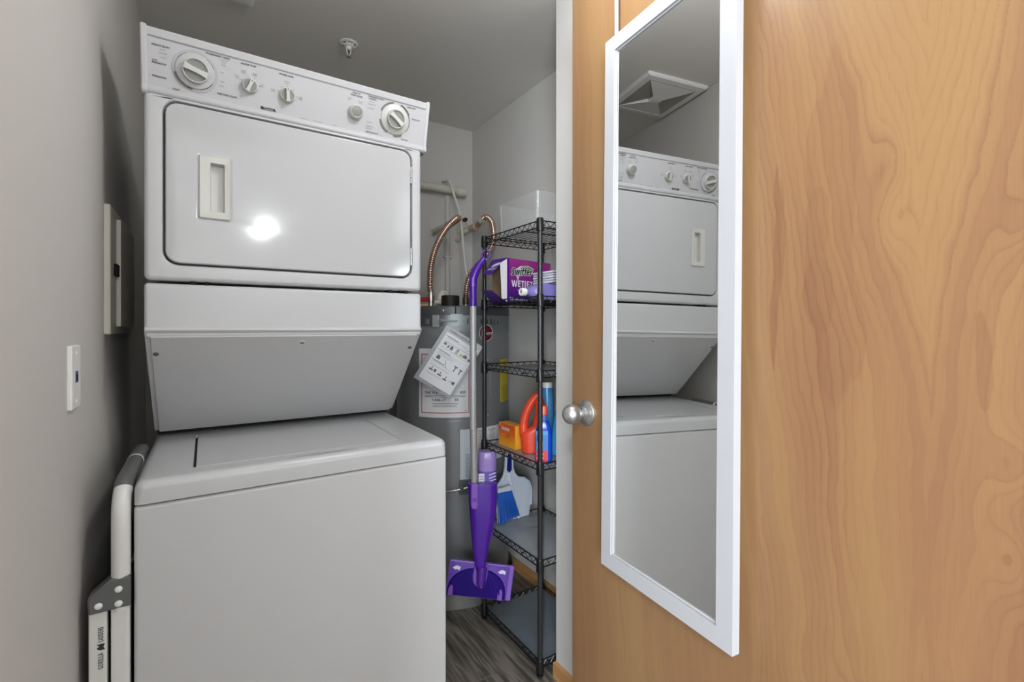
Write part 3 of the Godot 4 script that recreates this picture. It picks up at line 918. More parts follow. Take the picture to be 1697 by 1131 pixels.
	b = mb(K); b.plate(0.0, -0.265, 0.182, 0.0, 0.004, -0.0012, 0.0, 0.0003, 0.0)
	part("sleeve", b, mat(c8(150, 151, 153), 0.3), card)
	var im := Image.create_empty(280, 400, false, Image.FORMAT_RGB8)
	im.fill(c8(222, 222, 224))
	var g := c8(150, 150, 152)
	var rng := RandomNumberGenerator.new(); rng.seed = 8
	for y in [26, 33, 40, 58, 64, 70, 112, 118, 150, 157, 164, 171, 178, 236, 243, 262, 268, 330, 337]:
		im.fill_rect(Rect2i(22, y, rng.randi_range(120, 240), 2), g)
	for y in [20, 140, 226]:
		im.fill_rect(Rect2i(12, y, 6, 6), c8(30, 30, 32)); im.fill_rect(Rect2i(24, y + 1, 96, 5), c8(70, 70, 74))
	for q in [[24, 78, 26, 12], [34, 70, 8, 26], [62, 84, 14, 18], [70, 76, 6, 10], [86, 78, 24, 26], [92, 72, 12, 10], [204, 86, 34, 20], [212, 80, 18, 8], [32, 188, 30, 24], [38, 182, 16, 10], [200, 196, 8, 40], [190, 190, 30, 9], [246, 196, 8, 40], [238, 194, 28, 9],
			[30, 300, 34, 10], [46, 278, 6, 28], [72, 288, 18, 22], [108, 306, 34, 10], [124, 284, 6, 28], [162, 316, 34, 10], [178, 294, 6, 28], [216, 308, 30, 4], [240, 300, 22, 24]]:
		im.fill_rect(Rect2i(q[0], q[1], q[2], q[3]), c8(52, 54, 58))
	im.fill_rect(Rect2i(136, 84, 24, 30), c8(166, 160, 120)); im.fill_rect(Rect2i(140, 72, 18, 14), c8(110, 110, 108))
	im.fill_rect(Rect2i(176, 90, 22, 18), c8(160, 168, 80)); im.fill_rect(Rect2i(250, 92, 22, 20), c8(60, 66, 60))
	for k in 26: im.fill_rect(Rect2i(110 + k, 190 + k * 2, 3, 3), c8(60, 60, 64))
	b = mb(K); b.quad(Vector3(0.017, -0.250, 0.0006), Vector3(0.172, -0.250, 0.0006), Vector3(0.172, -0.026, 0.0006), Vector3(0.017, -0.026, 0.0006))
	part("printed_sheet", b, img_mat(im, 0.35), card)
	b = mb(); txt(b, "CordZero A9 (Items)", 0.0085, K * Transform3D(Basis(), Vector3(0.026, -0.020, 0.0006)), 0, true, 0.95)
	part("title_lettering", b, mat(c8(60, 60, 64), 0.6), card)
	b = mb(); txt(b, "Warranty", 0.006, K * Transform3D(Basis(), Vector3(0.090, -0.2605, 0.0006)), 0, true, 1.0)
	part("footer_lettering", b, mat(c8(70, 70, 74), 0.6), card)

# ---------------------------------------------------------------- pipes and hoses
func smooth_path(pts: Array, n: int) -> PackedVector3Array:
	var c := Curve3D.new()
	for i in pts.size():
		var d: Vector3 = (pts[mini(i + 1, pts.size() - 1)] - pts[maxi(i - 1, 0)]) / 5.0
		c.add_point(pts[i], -d, d)
	var o := PackedVector3Array()
	var l := c.get_baked_length()
	for i in n + 1: o.append(c.sample_baked(l * i / n, true))
	return o

func flex_hose(b: MB, pts: Array) -> void:
	var c := smooth_path(pts, 8)
	var l := 0.0
	for i in 8: l += c[i].distance_to(c[i + 1])
	var ridges := int(l / 0.0102)
	var p := smooth_path(pts, ridges * 4)
	var r := PackedFloat32Array()
	for i in p.size(): r.append([0.0122, 0.0146, 0.0153, 0.0146][i % 4])
	b.tube(p, r, 14)

func plumbing() -> void:
	# wall stubs with shut-off nuts
	for s in [[1.065, 0.535, 2.20, "white water stub on the back wall feeding the untaped copper hose", 0.30], [1.238, 0.550, 2.255, "white water stub on the back wall with a black knob beside it", 0.22]]:
		var t := thing("water_stub", s[3], "pipe", E(s[0], s[1], 2.444), "water stubs on the back wall")
		var b := mb(Transform3D(Basis(Vector3.RIGHT, PI / 2), E(s[0], s[1], 2.444)))
		var len_: float = 2.444 - s[2]
		b.lathe([Vector2(0, 0), Vector2(0.024, 0), Vector2(0.024, 0.006), Vector2(0.0165, 0.012), Vector2(0.0165, len_ - 0.06), Vector2(0, len_ - 0.06)], 20)
		part("pipe", b, M.pvc, t)
		b = mb(Transform3D(Basis(Vector3.RIGHT, PI / 2), E(s[0], s[1], 2.444)))
		b.lathe([Vector2(0, len_ - 0.062), Vector2(0.017, len_ - 0.062), Vector2(0.0205, len_ - 0.056), Vector2(0.0205, len_ - 0.040), Vector2(0.018, len_ - 0.036), Vector2(0.018, len_ - 0.002), Vector2(0.014, len_), Vector2(0, len_)], 18)
		part("coupling", b, mat(c8(190, 172, 150), 0.35, 0.4), t)
		if s[0] > 1.1:
			b = mb(); b.tube(PackedVector3Array([E(1.208, 0.50, 2.425), E(1.212, 0.535, 2.38), E(1.234, 0.548, 2.33)]), 0.013, 12)
			part("branch", b, M.pvc, t)
			b = mb(Transform3D(Basis(Vector3.RIGHT, PI / 2), E(1.192, 0.590, 2.30)))
			b.lathe([Vector2(0, -0.012), Vector2(0.0105, -0.012), Vector2(0.012, 0), Vector2(0.0105, 0.012), Vector2(0, 0.013)], 12)
			part("valve_knob", b, M.rubber, t)
			b = mb(); b.rod(E(1.234, 0.556, 2.315), E(1.194, 0.588, 2.305), 0.005, 8)
			part("valve_stem", b, M.pvc, t)
	var h1 := thing("flexible_hose", "corrugated copper water hose curving down beside the dryer, clear of the mop", "hose", E(0.8836, 0.118, 2.05), "copper hoses on the water heater")
	var b := mb()
	flex_hose(b, [E(1.066, 0.536, 2.19), E(1.068, 0.548, 2.13), E(1.038, 0.538, 2.10), E(0.972, 0.475, 2.075), E(0.912, 0.384, 2.05), E(0.880, 0.288, 2.04), E(0.877, 0.205, 2.045), E(0.8826, 0.168, 2.05)])
	part("corrugated_tube", b, M.copper, h1, 60)
	b = mb(Transform3D(Basis(), E(0.8836, 0, 2.05)))
	b.lathe([Vector2(0, 0.118), Vector2(0.0165, 0.118), Vector2(0.0165, 0.124), Vector2(0.0175, 0.126), Vector2(0.0175, 0.150), Vector2(0.014, 0.156), Vector2(0.0132, 0.172), Vector2(0, 0.172)], 18)
	part("end_fitting", b, M.steel, h1)
	var h2 := thing("flexible_hose", "corrugated copper water hose looping behind the purple mop handle, taped at its top", "hose", E(1.1244, 0.118, 2.16), "copper hoses on the water heater")
	b = mb()
	flex_hose(b, [E(1.238, 0.552, 2.245), E(1.232, 0.572, 2.19), E(1.240, 0.582, 2.15), E(1.248, 0.552, 2.11), E(1.242, 0.499, 2.08), E(1.231, 0.449, 2.06), E(1.213, 0.398, 2.06), E(1.1965, 0.362, 2.08), E(1.1726, 0.330, 2.10), E(1.147, 0.287, 2.13), E(1.130, 0.232, 2.15), E(1.1244, 0.168, 2.16)])
	part("corrugated_tube", b, M.copper, h2, 60)
	b = mb(Transform3D(Basis(), E(1.1244, 0, 2.16)))
	b.lathe([Vector2(0, 0.118), Vector2(0.0165, 0.118), Vector2(0.0175, 0.126), Vector2(0.0175, 0.150), Vector2(0.014, 0.156), Vector2(0.0132, 0.172), Vector2(0, 0.172)], 18)
	part("end_fitting", b, mat(c8(90, 72, 62), 0.4, 0.6), h2)
	b = mb(); b.tube(PackedVector3Array([E(1.2335, 0.568, 2.200), E(1.2325, 0.572, 2.188), E(1.2345, 0.577, 2.172)]), 0.0162, 14)
	part("tape_wrap", b, mat(c8(196, 190, 180), 0.5), h2)
	# white drain pipe along the back wall, ending in a cap
	var dp := thing("drain_pipe", "horizontal cream plastic pipe on the back wall above the copper hoses", "pipe", E(1.0, 0.765, 2.39))
	b = mb(Transform3D(Basis(Vector3.BACK, -PI / 2), E(0, 0.768, 2.392)))
	b.lathe([Vector2(0, 0.30), Vector2(0.0205, 0.30), Vector2(0.0205, 1.20), Vector2(0, 1.20)], 20)
	part("pipe", b, M.pvc, dp)
	b = mb(Transform3D(Basis(Vector3.BACK, -PI / 2), E(0, 0.768, 2.392)))
	b.lathe([Vector2(0, 1.185), Vector2(0.0255, 1.185), Vector2(0.0265, 1.19), Vector2(0.0265, 1.228), Vector2(0.023, 1.24), Vector2(0.012, 1.246), Vector2(0, 1.247)], 22)
	part("elbow", b, M.pvc, dp)
	b = mb(Transform3D(Basis(Vector3.RIGHT, PI / 2), E(1.215, 0.768, 2.444)))
	b.lathe([Vector2(0, 0), Vector2(0.024, 0), Vector2(0.024, 0.05), Vector2(0, 0.05)], 20)
	part("wall_sleeve", b, M.pvc, dp)
	for x in [0.99]:
		b = mb(Transform3D(Basis(Vector3.BACK, -PI / 2), E(x, 0.768, 2.392)))
		b.lathe([Vector2(0.0200, -0.006), Vector2(0.0225, -0.006), Vector2(0.0225, 0.006), Vector2(0.0200, 0.006)], 20)
		b.t = Transform3D(Basis(), E(x, 0.768, 2.425)); b.box(Vector3.ZERO, Vector3(0.012, 0.012, 0.036), 0.002)
		part("pipe_clip", b, M.pvc, dp)
	# pipe stack behind, painted with the wall
	var pp := thing("riser_pipe", "grey painted vertical pipe on the back wall between the copper hoses", "pipe", E(1.135, 0.1, 2.425))
	b = mb(Transform3D(Basis(), E(1.150, 0, 2.432))); b.lathe([Vector2(0, -1.0), Vector2(0.014, -1.0), Vector2(0.014, 0.745), Vector2(0, 0.745)], 16)
	part("pipe", b, M.wall, pp)
	b = mb(Transform3D(Basis(), E(1.150, 0.40, 2.432))); b.box(Vector3.ZERO, Vector3(0.05, 0.014, 0.022), 0.003)
	part("pipe_strap", b, M.wall, pp)
	# cord looped over the pipe
	var cd := thing("vinyl_tube", "thin white tube looped over the cream pipe and dropping to the water heater", "tube", E(1.15, 0.12, 2.15))
	b = mb()
	b.tube(smooth_path([E(1.118, 0.822, 2.43), E(1.124, 0.818, 2.40), E(1.130, 0.806, 2.365), E(1.138, 0.775, 2.352), E(1.150, 0.731, 2.35), E(1.172, 0.658, 2.34), E(1.183, 0.558, 2.325), E(1.182, 0.439, 2.30), E(1.168, 0.333, 2.25), E(1.160, 0.238, 2.20), E(1.154, 0.16, 2.16), E(1.150, 0.107, 2.14)], 60), 0.0072, 10)
	part("tube", b, M.vinyl, cd)

# ---------------------------------------------------------------- wire rack
const RX0 := 0.981
const RX1 := 1.282
const RD0 := 1.325
const RD1 := 1.717
const DECKS := [0.375, 0.110, -0.153, -0.478, -0.818, -1.168]

func rack() -> void:
	var root := thing("wire_rack", "narrow black wire shelving rack with six shelves in the alcove", "rack", E(1.13, FLOOR, 1.52))
	for s in [[RX0, RD0], [RX0, RD1], [RX1, RD1], [RX1, RD0]]:
		var b := mb(Transform3D(Basis(), E(s[0], 0, s[1])))
		var prof := [Vector2(0, FLOOR + 0.022), Vector2(0.0088, FLOOR + 0.022)]
		var y := -1.12
		while y < 0.33:
			prof.append(Vector2(0.0088, y - 0.0012)); prof.append(Vector2(0.0086, y - 0.0006)); prof.append(Vector2(0.0086, y + 0.0006)); prof.append(Vector2(0.0088, y + 0.0012))
			y += 0.0254
		prof.append(Vector2(0.0088, 0.380)); prof.append(Vector2(0.007, 0.384)); prof.append(Vector2(0, 0.385))
		b.lathe(prof, 14)
		var p := part("post", b, M.post, root)
		b = mb(Transform3D(Basis(), E(s[0], FLOOR, s[1])))
		b.lathe([Vector2(0, 0.0005), Vector2(0.011, 0.0005), Vector2(0.012, 0.003), Vector2(0.012, 0.008), Vector2(0.0045, 0.011), Vector2(0.0045, 0.022), Vector2(0.0105, 0.023), Vector2(0.0105, 0.028), Vector2(0, 0.028)], 14)
		part("levelling_foot", b, M.wire, p)
	var fm: ArrayMesh; var dm: ArrayMesh; var sm: ArrayMesh
	for k in DECKS.size():
		if k == 0:
			var b := mb()
			var hx := (RX1 - RX0) / 2; var hd := (RD1 - RD0) / 2
			for side in [[Vector3(-hx, 0, hd), Vector3(-hx, 0, -hd), 11], [Vector3(-hx, 0, -hd), Vector3(hx, 0, -hd), 8], [Vector3(hx, 0, -hd), Vector3(hx, 0, hd), 11], [Vector3(hx, 0, hd), Vector3(-hx, 0, hd), 8]]:
				var a: Vector3 = side[0]; var e: Vector3 = side[1]
				var d := (e - a).normalized()
				a += d * 0.010; e -= d * 0.010
				b.rod(a, e, 0.0024, 6); b.rod(a + Vector3(0, -0.024, 0), e + Vector3(0, -0.024, 0), 0.0024, 6)
				var zz := PackedVector3Array()
				var n: int = side[2] * 2
				for i in n + 1: zz.append(a.lerp(e, i / float(n)) + Vector3(0, -0.0015 if i % 2 else -0.0225, 0))
				for i in n: b.rod(zz[i], zz[i + 1], 0.0015, 4)
			fm = b.mesh()
			b = mb()
			var nw := 12
			for i in range(1, nw):
				var x := lerpf(-hx, hx, i / float(nw))
				b.rod(Vector3(x, -0.0145, hd), Vector3(x, -0.0145, -hd), 0.0014, 5)
			for f in [0.30, 0.70]:
				var z := lerpf(-hd, hd, f)
				b.rod(Vector3(-hx, -0.0175, z), Vector3(hx, -0.0175, z), 0.0022, 6)
			dm = b.mesh()
			b = mb()
			for once in 1:
				if true:
					b.t = Transform3D(Basis(), Vector3(0, -0.012, 0))
					b.lathe([Vector2(0.0087, -0.026), Vector2(0.0135, -0.026), Vector2(0.0145, -0.022), Vector2(0.0128, 0.016), Vector2(0.0112, 0.020), Vector2(0.0087, 0.020)], 14)
			sm = b.mesh()
		var c := E((RX0 + RX1) / 2, DECKS[k], (RD0 + RD1) / 2) - root.position
		var sh := mesh_part("shelf", fm, M.wire, root, c)
		mesh_part("wire_deck", dm, M.wire, sh, Vector3.ZERO)
		for sx in [-0.5, 0.5]:
			for sz in [-0.5, 0.5]: mesh_part("corner_sleeve", sm, M.wire, sh, Vector3(sx * (RX1 - RX0), 0, sz * (RD1 - RD0)))
		if k >= 1:
			var b := mb(frame(Vector3.ZERO, Vector3.RIGHT, Vector3(0, 0, -1)))
			b.plate(-(RX1 - RX0) / 2 + 0.006, -(RD1 - RD0) / 2 + 0.006, (RX1 - RX0) / 2 - 0.006, (RD1 - RD0) / 2 - 0.006, 0.012, -0.0130, -0.0118, 0.0004)
			var lm: StandardMaterial3D = M.liner if k > 1 else M.wire
			if k == 5: lm = mat(c8(112, 122, 128), 0.22)
			elif k == 4:
				lm = mat(c8(186, 194, 198), 0.3); lm.albedo_color.a = 0.40
				lm.transparency = BaseMaterial3D.TRANSPARENCY_ALPHA
			elif k == 3: lm = mat(c8(140, 134, 138), 0.35)
			mesh_part("liner", b.mesh(), lm, sh, Vector3.ZERO)

func mesh_part(called: String, m: ArrayMesh, ma: Material, parent: Node3D, at: Vector3) -> MeshInstance3D:
	var o := MeshInstance3D.new()
	o.mesh = m; o.material_override = ma
	o.name = numbered(called, parent)
	parent.add_child(o)
	o.position = at
	return o

# ---------------------------------------------------------------- what stands on the rack
func rack_goods() -> void:
	# clear plastic bin on the top shelf
	var y0 := 0.3625
	var clear := mat(Color(0.93, 0.95, 0.95, 0.10), 0.06, 0.0, 0.6); clear.transparency = BaseMaterial3D.TRANSPARENCY_ALPHA
	var edge := mat(Color(0.78, 0.81, 0.79, 0.20), 0.3, 0.0, 0.6); edge.transparency = BaseMaterial3D.TRANSPARENCY_ALPHA
	var t := thing("storage_bin", "empty clear plastic bin on the top shelf of the rack", "bin", E(1.12, y0, 1.475))
	var T := frame(E(1.12, y0, 1.475), Vector3.RIGHT, Vector3(0, 0, -1))       # x right, y deeper, z up
	var wx := 0.135; var wy := 0.127; var hh := 0.125
	var b := mb(T)
	b.loft([MB.at_z(MB.rr(-wx + 0.008, -wy + 0.008, wx - 0.008, wy - 0.008, 0.012, 4), 0.0), MB.at_z(MB.rr(-wx + 0.004, -wy + 0.004, wx - 0.004, wy - 0.004, 0.014, 4), 0.004), MB.at_z(MB.rr(-wx, -wy, wx, wy, 0.014, 4), hh)], true, false)
	part("walls", b, clear, t)
	b = mb(T)
	var rp := PackedVector3Array()
	for q in MB.rr(-wx, -wy, wx, wy, 0.014, 4): rp.append(Vector3(q.x, q.y, hh))
	b.tube(rp, 0.0013, 6, false, true)
	part("rim", b, edge, t)
	b = mb(T)
	for s in [[-1, -1], [1, -1], [-1, 1], [1, 1]]:
		b = mb(T)
		b.rod(Vector3(s[0] * (wx - 0.0075), s[1] * (wy - 0.0075), 0.004), Vector3(s[0] * (wx - 0.004), s[1] * (wy - 0.004), hh), 0.0052, 8)
		part("corner", b, edge, t)  # pale rods painting the vertical highlights on the bin corners
	# box of mop pads, open at the left end
	pad_box()
	# lavender refill bottle lying on its side
	y0 = 0.0985
	t = thing("refill_bottle", "lavender bottle with a white cap lying on the second shelf", "bottle", E(1.12, y0, 1.445))
	T = frame(E(1.015, y0 + 0.034, 1.447), Vector3(0, 0, 1), Vector3.UP)       # z points along +x? kept explicit below
	T = Transform3D(Basis(Vector3(0, 0, -1), Vector3.UP, Vector3.RIGHT), E(1.012, y0 + 0.034, 1.447))    # local x deeper, y up, z right
	b = mb(T)
	b.loft([MB.at_z(MB.rr(-0.011, -0.011, 0.011, 0.011, 0.0109, 4), -0.012), MB.at_z(MB.rr(-0.012, -0.012, 0.012, 0.012, 0.0119, 4), 0.004), MB.at_z(MB.rr(-0.030, -0.022, 0.030, 0.022, 0.016, 4), 0.014), MB.at_z(MB.rr(-0.040, -0.031, 0.040, 0.031, 0.016, 4), 0.032), MB.at_z(MB.rr(-0.042, -0.034, 0.042, 0.034, 0.014, 4), 0.05), MB.at_z(MB.rr(-0.042, -0.034, 0.042, 0.034, 0.014, 4), 0.20), MB.at_z(MB.rr(-0.036, -0.029, 0.036, 0.029, 0.014, 4), 0.212)])
	part("body", b, mat(c8(128, 120, 184), 0.25), t)
	b = mb(Transform3D(Basis(Vector3.BACK, PI / 2), E(1.003, y0 + 0.034, 1.447)))
	b.lathe([Vector2(0, 0), Vector2(0.0145, 0), Vector2(0.0155, 0.002), Vector2(0.0155, 0.018), Vector2(0.0135, 0.0215), Vector2(0.008, 0.0215), Vector2(0.007, 0.019), Vector2(0, 0.019)], 24)
	var cp := part("cap", b, M.white, t)
	b = mb(Transform3D(Basis(Vector3.BACK, PI / 2), E(1.003, y0 + 0.034, 1.447)))
	b.lathe([Vector2(0, 0.0192), Vector2(0.0068, 0.0192), Vector2(0.006, 0.0198), Vector2(0, 0.0198)], 16)
	part("cap_centre", b, M.knob_grey, cp)
	# folded white mop pads lying on the bottle
	t = thing("mop_pads", "tilted stack of folded pale mop pads on top of the lavender bottle", "mop pads", E(1.17, 0.168, 1.47))
	for k in 5:
		b = mb(Transform3D(Basis(Vector3.BACK, 0.13) * Basis(Vector3.UP, 0.25), E(1.178, 0.184 + 0.0095 * k, 1.468)))
		b.box(Vector3.ZERO, Vector3(0.205 - 0.004 * (k % 2), 0.0085, 0.10), 0.0035, 2, 2)
		part("pad", b, mat(c8(186, 186, 196) if k % 2 else c8(198, 197, 204), 0.8), t)
	# box of dryer sheets
	y0 = -0.4895
	t = thing("dryer_sheet_box", "small orange and yellow dryer sheet box on the fourth shelf", "box", E(1.058, y0, 1.628))
	var im := Image.create_empty(8, 64, false, Image.FORMAT_RGB8)
	for y in 64:
		var f := y / 63.0
		var c := c8(216, 84, 34).lerp(c8(226, 104, 30), clampf(f / 0.45, 0, 1)) if f < 0.45 else c8(230, 120, 30).lerp(c8(240, 176, 48), (f - 0.45) / 0.55)
		for x in 8: im.set_pixel(x, y, c)
	var om := img_mat(im, 0.45)
	var N := frame(E(1.035, y0, 1.69), Vector3(0, 0, 1), Vector3.UP)      # on the left face: x towards the room, y up, z to the left
	b = mb(N); b.plate(0.0, 0.0, 0.125, 0.094, 0.001, -0.046, 0.0, 0.0008, 0.0008)
	part("carton", b, mat(c8(236, 160, 44), 0.45), t)
	b = mb(N); b.quad(Vector3(0.0008, 0.0008, 0.0004), Vector3(0.1242, 0.0008, 0.0004), Vector3(0.1242, 0.0932, 0.0004), Vector3(0.0008, 0.0932, 0.0004))
	var fc := part("printed_face", b, om, t)
	b = mb(); txt(b, "bounce", 0.0155, N * Transform3D(Basis(), Vector3(0.026, 0.066, 0.0008)), 0, true, 0.78)
	part("lettering", b, M.white, fc)
	b = mb(N)
	for q in [[0.052, 0.047, 0.036], [0.055, 0.041, 0.030], [0.074, 0.050, 0.014], [0.050, 0.035, 0.022], [0.084, 0.034, 0.012]]: b.plate(q[0], q[1], q[0] + q[2], q[1] + 0.0018, 0.0004, 0.0004, 0.0008, 0.0)
	part("small_print", b, mat(c8(150, 66, 30), 0.5), fc)
	b = mb(N * Transform3D(Basis(Vector3.RIGHT, PI / 2), Vector3(0.010, 0.086, 0.0004))); b.lathe([Vector2(0, 0), Vector2(0.0055, 0), Vector2(0.0055, 0.0004), Vector2(0, 0.0004)], 14)
	part("corner_dot", b, mat(c8(230, 170, 150), 0.5), fc)
	detergent_bottles(y0)
	dustpan()

func pad_box() -> void:
	var y0 := 0.0985; var h := 0.178; var w := 0.255; var dp := 0.09
	var r := Vector3(0.985, 0, -0.17)                          # along the printed face
	var o := E(1.003, y0, 1.575)
	var t := thing("mop_pad_box", "purple and magenta mop pad box with one end torn open", "box", o + r * 0.12)
	var N := frame(o, r, Vector3.UP)                            # x along the face, y up, z towards the room
	var purple := mat(c8(74, 32, 128), 0.4)
	var card := mat(c8(124, 98, 76), 0.8)
	var th := 0.0015
	# five panels: front, back, top, bottom, right end
	var b := mb(N)
	b.box(Vector3(w / 2, h / 2, -th / 2), Vector3(w, h, th), 0.0004, 1, 1)
	part("front_panel", b, purple, t)
	b = mb(N); b.box(Vector3(w / 2, h / 2, -dp + th / 2), Vector3(w, h, th), 0.0004, 1, 1); part("back_panel", b, card, t)
	b = mb(N); b.box(Vector3(w / 2, h - th / 2, -dp / 2), Vector3(w, th, dp), 0.0004, 1, 1); part("top_panel", b, mat(c8(150, 48, 128), 0.4), t)
	b = mb(N); b.box(Vector3(w / 2, th / 2, -dp / 2), Vector3(w, th, dp), 0.0004, 1, 1); part("bottom_panel", b, purple, t)
	b = mb(N); b.box(Vector3(w - th / 2, h / 2, -dp / 2), Vector3(th, h, dp), 0.0004, 1, 1); part("end_panel", b, purple, t)
	# print on the face: magenta at the top running into purple
	var im := Image.create_empty(64, 64, false, Image.FORMAT_RGB8)
	for y in 64:
		for x in 64:
			var f := clampf((y / 63.0) * 1.15 - (x / 63.0) * 0.18 + 0.02 * sin(x * 0.2), 0, 1)
			im.set_pixel(x, y, c8(164, 52, 140).lerp(c8(120, 34, 132), clampf(f / 0.6, 0, 1)) if f < 0.6 else c8(120, 34, 132).lerp(c8(66, 26, 120), (f - 0.6) / 0.4))
	b = mb(N); b.quad(Vector3(0.012, 0.001, 0.0004), Vector3(w - 0.001, 0.001, 0.0004), Vector3(w - 0.001, h - 0.001, 0.0004), Vector3(0.012, h - 0.001, 0.0004))
	var fc := part("printed_face", b, img_mat(im, 0.4), t)
	# lettering: script name with a white edge on a green swoosh
	var sk := Transform3D(Basis(Vector3(1, 0.05, 0), Vector3(0.22, 1, 0), Vector3(0, 0, 1)), Vector3.ZERO)
	b = mb(N)
	b.prism(PackedVector2Array([Vector2(0.050, 0.138), Vector2(0.075, 0.152), Vector2(0.115, 0.156), Vector2(0.150, 0.146), Vector2(0.142, 0.122), Vector2(0.120, 0.122), Vector2(0.070, 0.118), Vector2(0.060, 0.092), Vector2(0.046, 0.120)]), 0.0004, 0.0007)
	part("swoosh_edge", b, M.white, fc)
	b = mb(N)
	b.prism(PackedVector2Array([Vector2(0.070, 0.146), Vector2(0.090, 0.1525), Vector2(0.115, 0.153), Vector2(0.147, 0.1445), Vector2(0.141, 0.130), Vector2(0.110, 0.128)]), 0.0007, 0.0010)
	b.prism(PackedVector2Array([Vector2(0.050, 0.121), Vector2(0.066, 0.119), Vector2(0.060, 0.098)]), 0.0007, 0.0010)
	part("swoosh", b, mat(c8(112, 156, 60), 0.4), fc)
	b = mb()
	for k in 8: txt(b, "Swiffer", 0.029, N * Transform3D(Basis(), Vector3(0.022 + 0.0026 * cos(k * PI / 4), 0.111 + 0.0026 * sin(k * PI / 4), 0.0012)) * sk, 0, true, 0.84)
	part("logo_edge", b, M.white, fc)
	b = mb(); txt(b, "Swiffer", 0.029, N * Transform3D(Basis(), Vector3(0.022, 0.111, 0.0016)) * sk, 0, true, 0.84)
	part("logo_lettering", b, M.print_black, fc)
	b = mb()
	txt(b, "WETJET", 0.026, N * Transform3D(Basis(), Vector3(0.024, 0.058, 0.0010)), 0, true, 0.95)
	txt(b, "24", 0.013, N * Transform3D(Basis(), Vector3(0.014, 0.010, 0.0010)), 0, true, 1.0)
	txt(b, "PADS/ALMOHADILLAS", 0.006, N * Transform3D(Basis(), Vector3(0.037, 0.011, 0.0010)), 0, true, 0.9)
	b.t = N; b.plate(0.055, 0.0525, 0.085, 0.0535, 0.0003, 0.0004, 0.0010, 0.0)
	part("lettering", b, M.white, fc)
	# flaps of the torn end
	var flap := func(p: Array, m: Material, nm: String) -> MeshInstance3D:
		var q := mb(N)
		var n: Vector3 = (p[1] - p[0]).cross(p[3] - p[0]).normalized() * 0.0012
		q.loft([PackedVector3Array([p[0], p[1], p[2], p[3]]), PackedVector3Array([p[0] + n, p[1] + n, p[2] + n, p[3] + n])])
		return part(nm, q, m, t)
	var e0 := Vector3(0, h, -dp); var e1 := Vector3(0, h, 0)
	var f0 := Vector3(-0.058, h - 0.064, -dp + 0.012); var f1 := Vector3(-0.058, h - 0.070, -0.030)
	var tf: MeshInstance3D = flap.call([e0, f0, f1, e1], purple, "top_flap")
	flap.call([Vector3(0, 0.001, 0), Vector3(-0.070, 0.046, -0.012), Vector3(-0.070, 0.052, -dp + 0.014), Vector3(0, 0.001, -dp)], purple, "bottom_flap")
	flap.call([Vector3(0, 0.004, 0), Vector3(0, h - 0.004, 0), Vector3(-0.026, h - 0.022, -0.012), Vector3(-0.020, 0.014, -0.010)], mat(c8(206, 202, 206), 0.6), "side_flap")
	# print on the top flap
	var ex := (e1 - e0).normalized()
	var ey := ((e0 + e1) / 2 - (f0 + f1) / 2).normalized()
	var nn := ex.cross(ey).normalized()
	var FP := N * frame(f0 + ex * 0.006 + nn * 0.0022, ex, ey)
	b = mb(); txt(b, "WETJET", 0.0125, FP * Transform3D(Basis(), Vector3(0.006, 0.014, 0)), 0, true, 0.85)
	b.t = FP; b.prism(PackedVector2Array([Vector2(0.016, 0.036), Vector2(0.030, 0.034), Vector2(0.058, 0.042), Vector2(0.066, 0.056), Vector2(0.046, 0.058), Vector2(0.024, 0.050)]), 0.0, 0.0006)
	part("flap_print", b, mat(c8(206, 200, 218), 0.5), tf)

func silhouette(b: MB, T: Transform3D, rows: Array, dz: float, n := 5) -> void:     # rows: [y, x0, x1, depth factor]
	b.t = T * Transform3D(Basis(Vector3.RIGHT, Vector3(0, 0, -1), Vector3.UP), Vector3.ZERO)
	var rings := []
	for q in rows:
		var d: float = dz * q[3]
		var r := minf((q[2] - q[1]) / 2, d) * 0.85
		rings.append(MB.at_z(MB.rr(q[1], -d, q[2], d, r, n), q[0]))
	b.loft(rings)

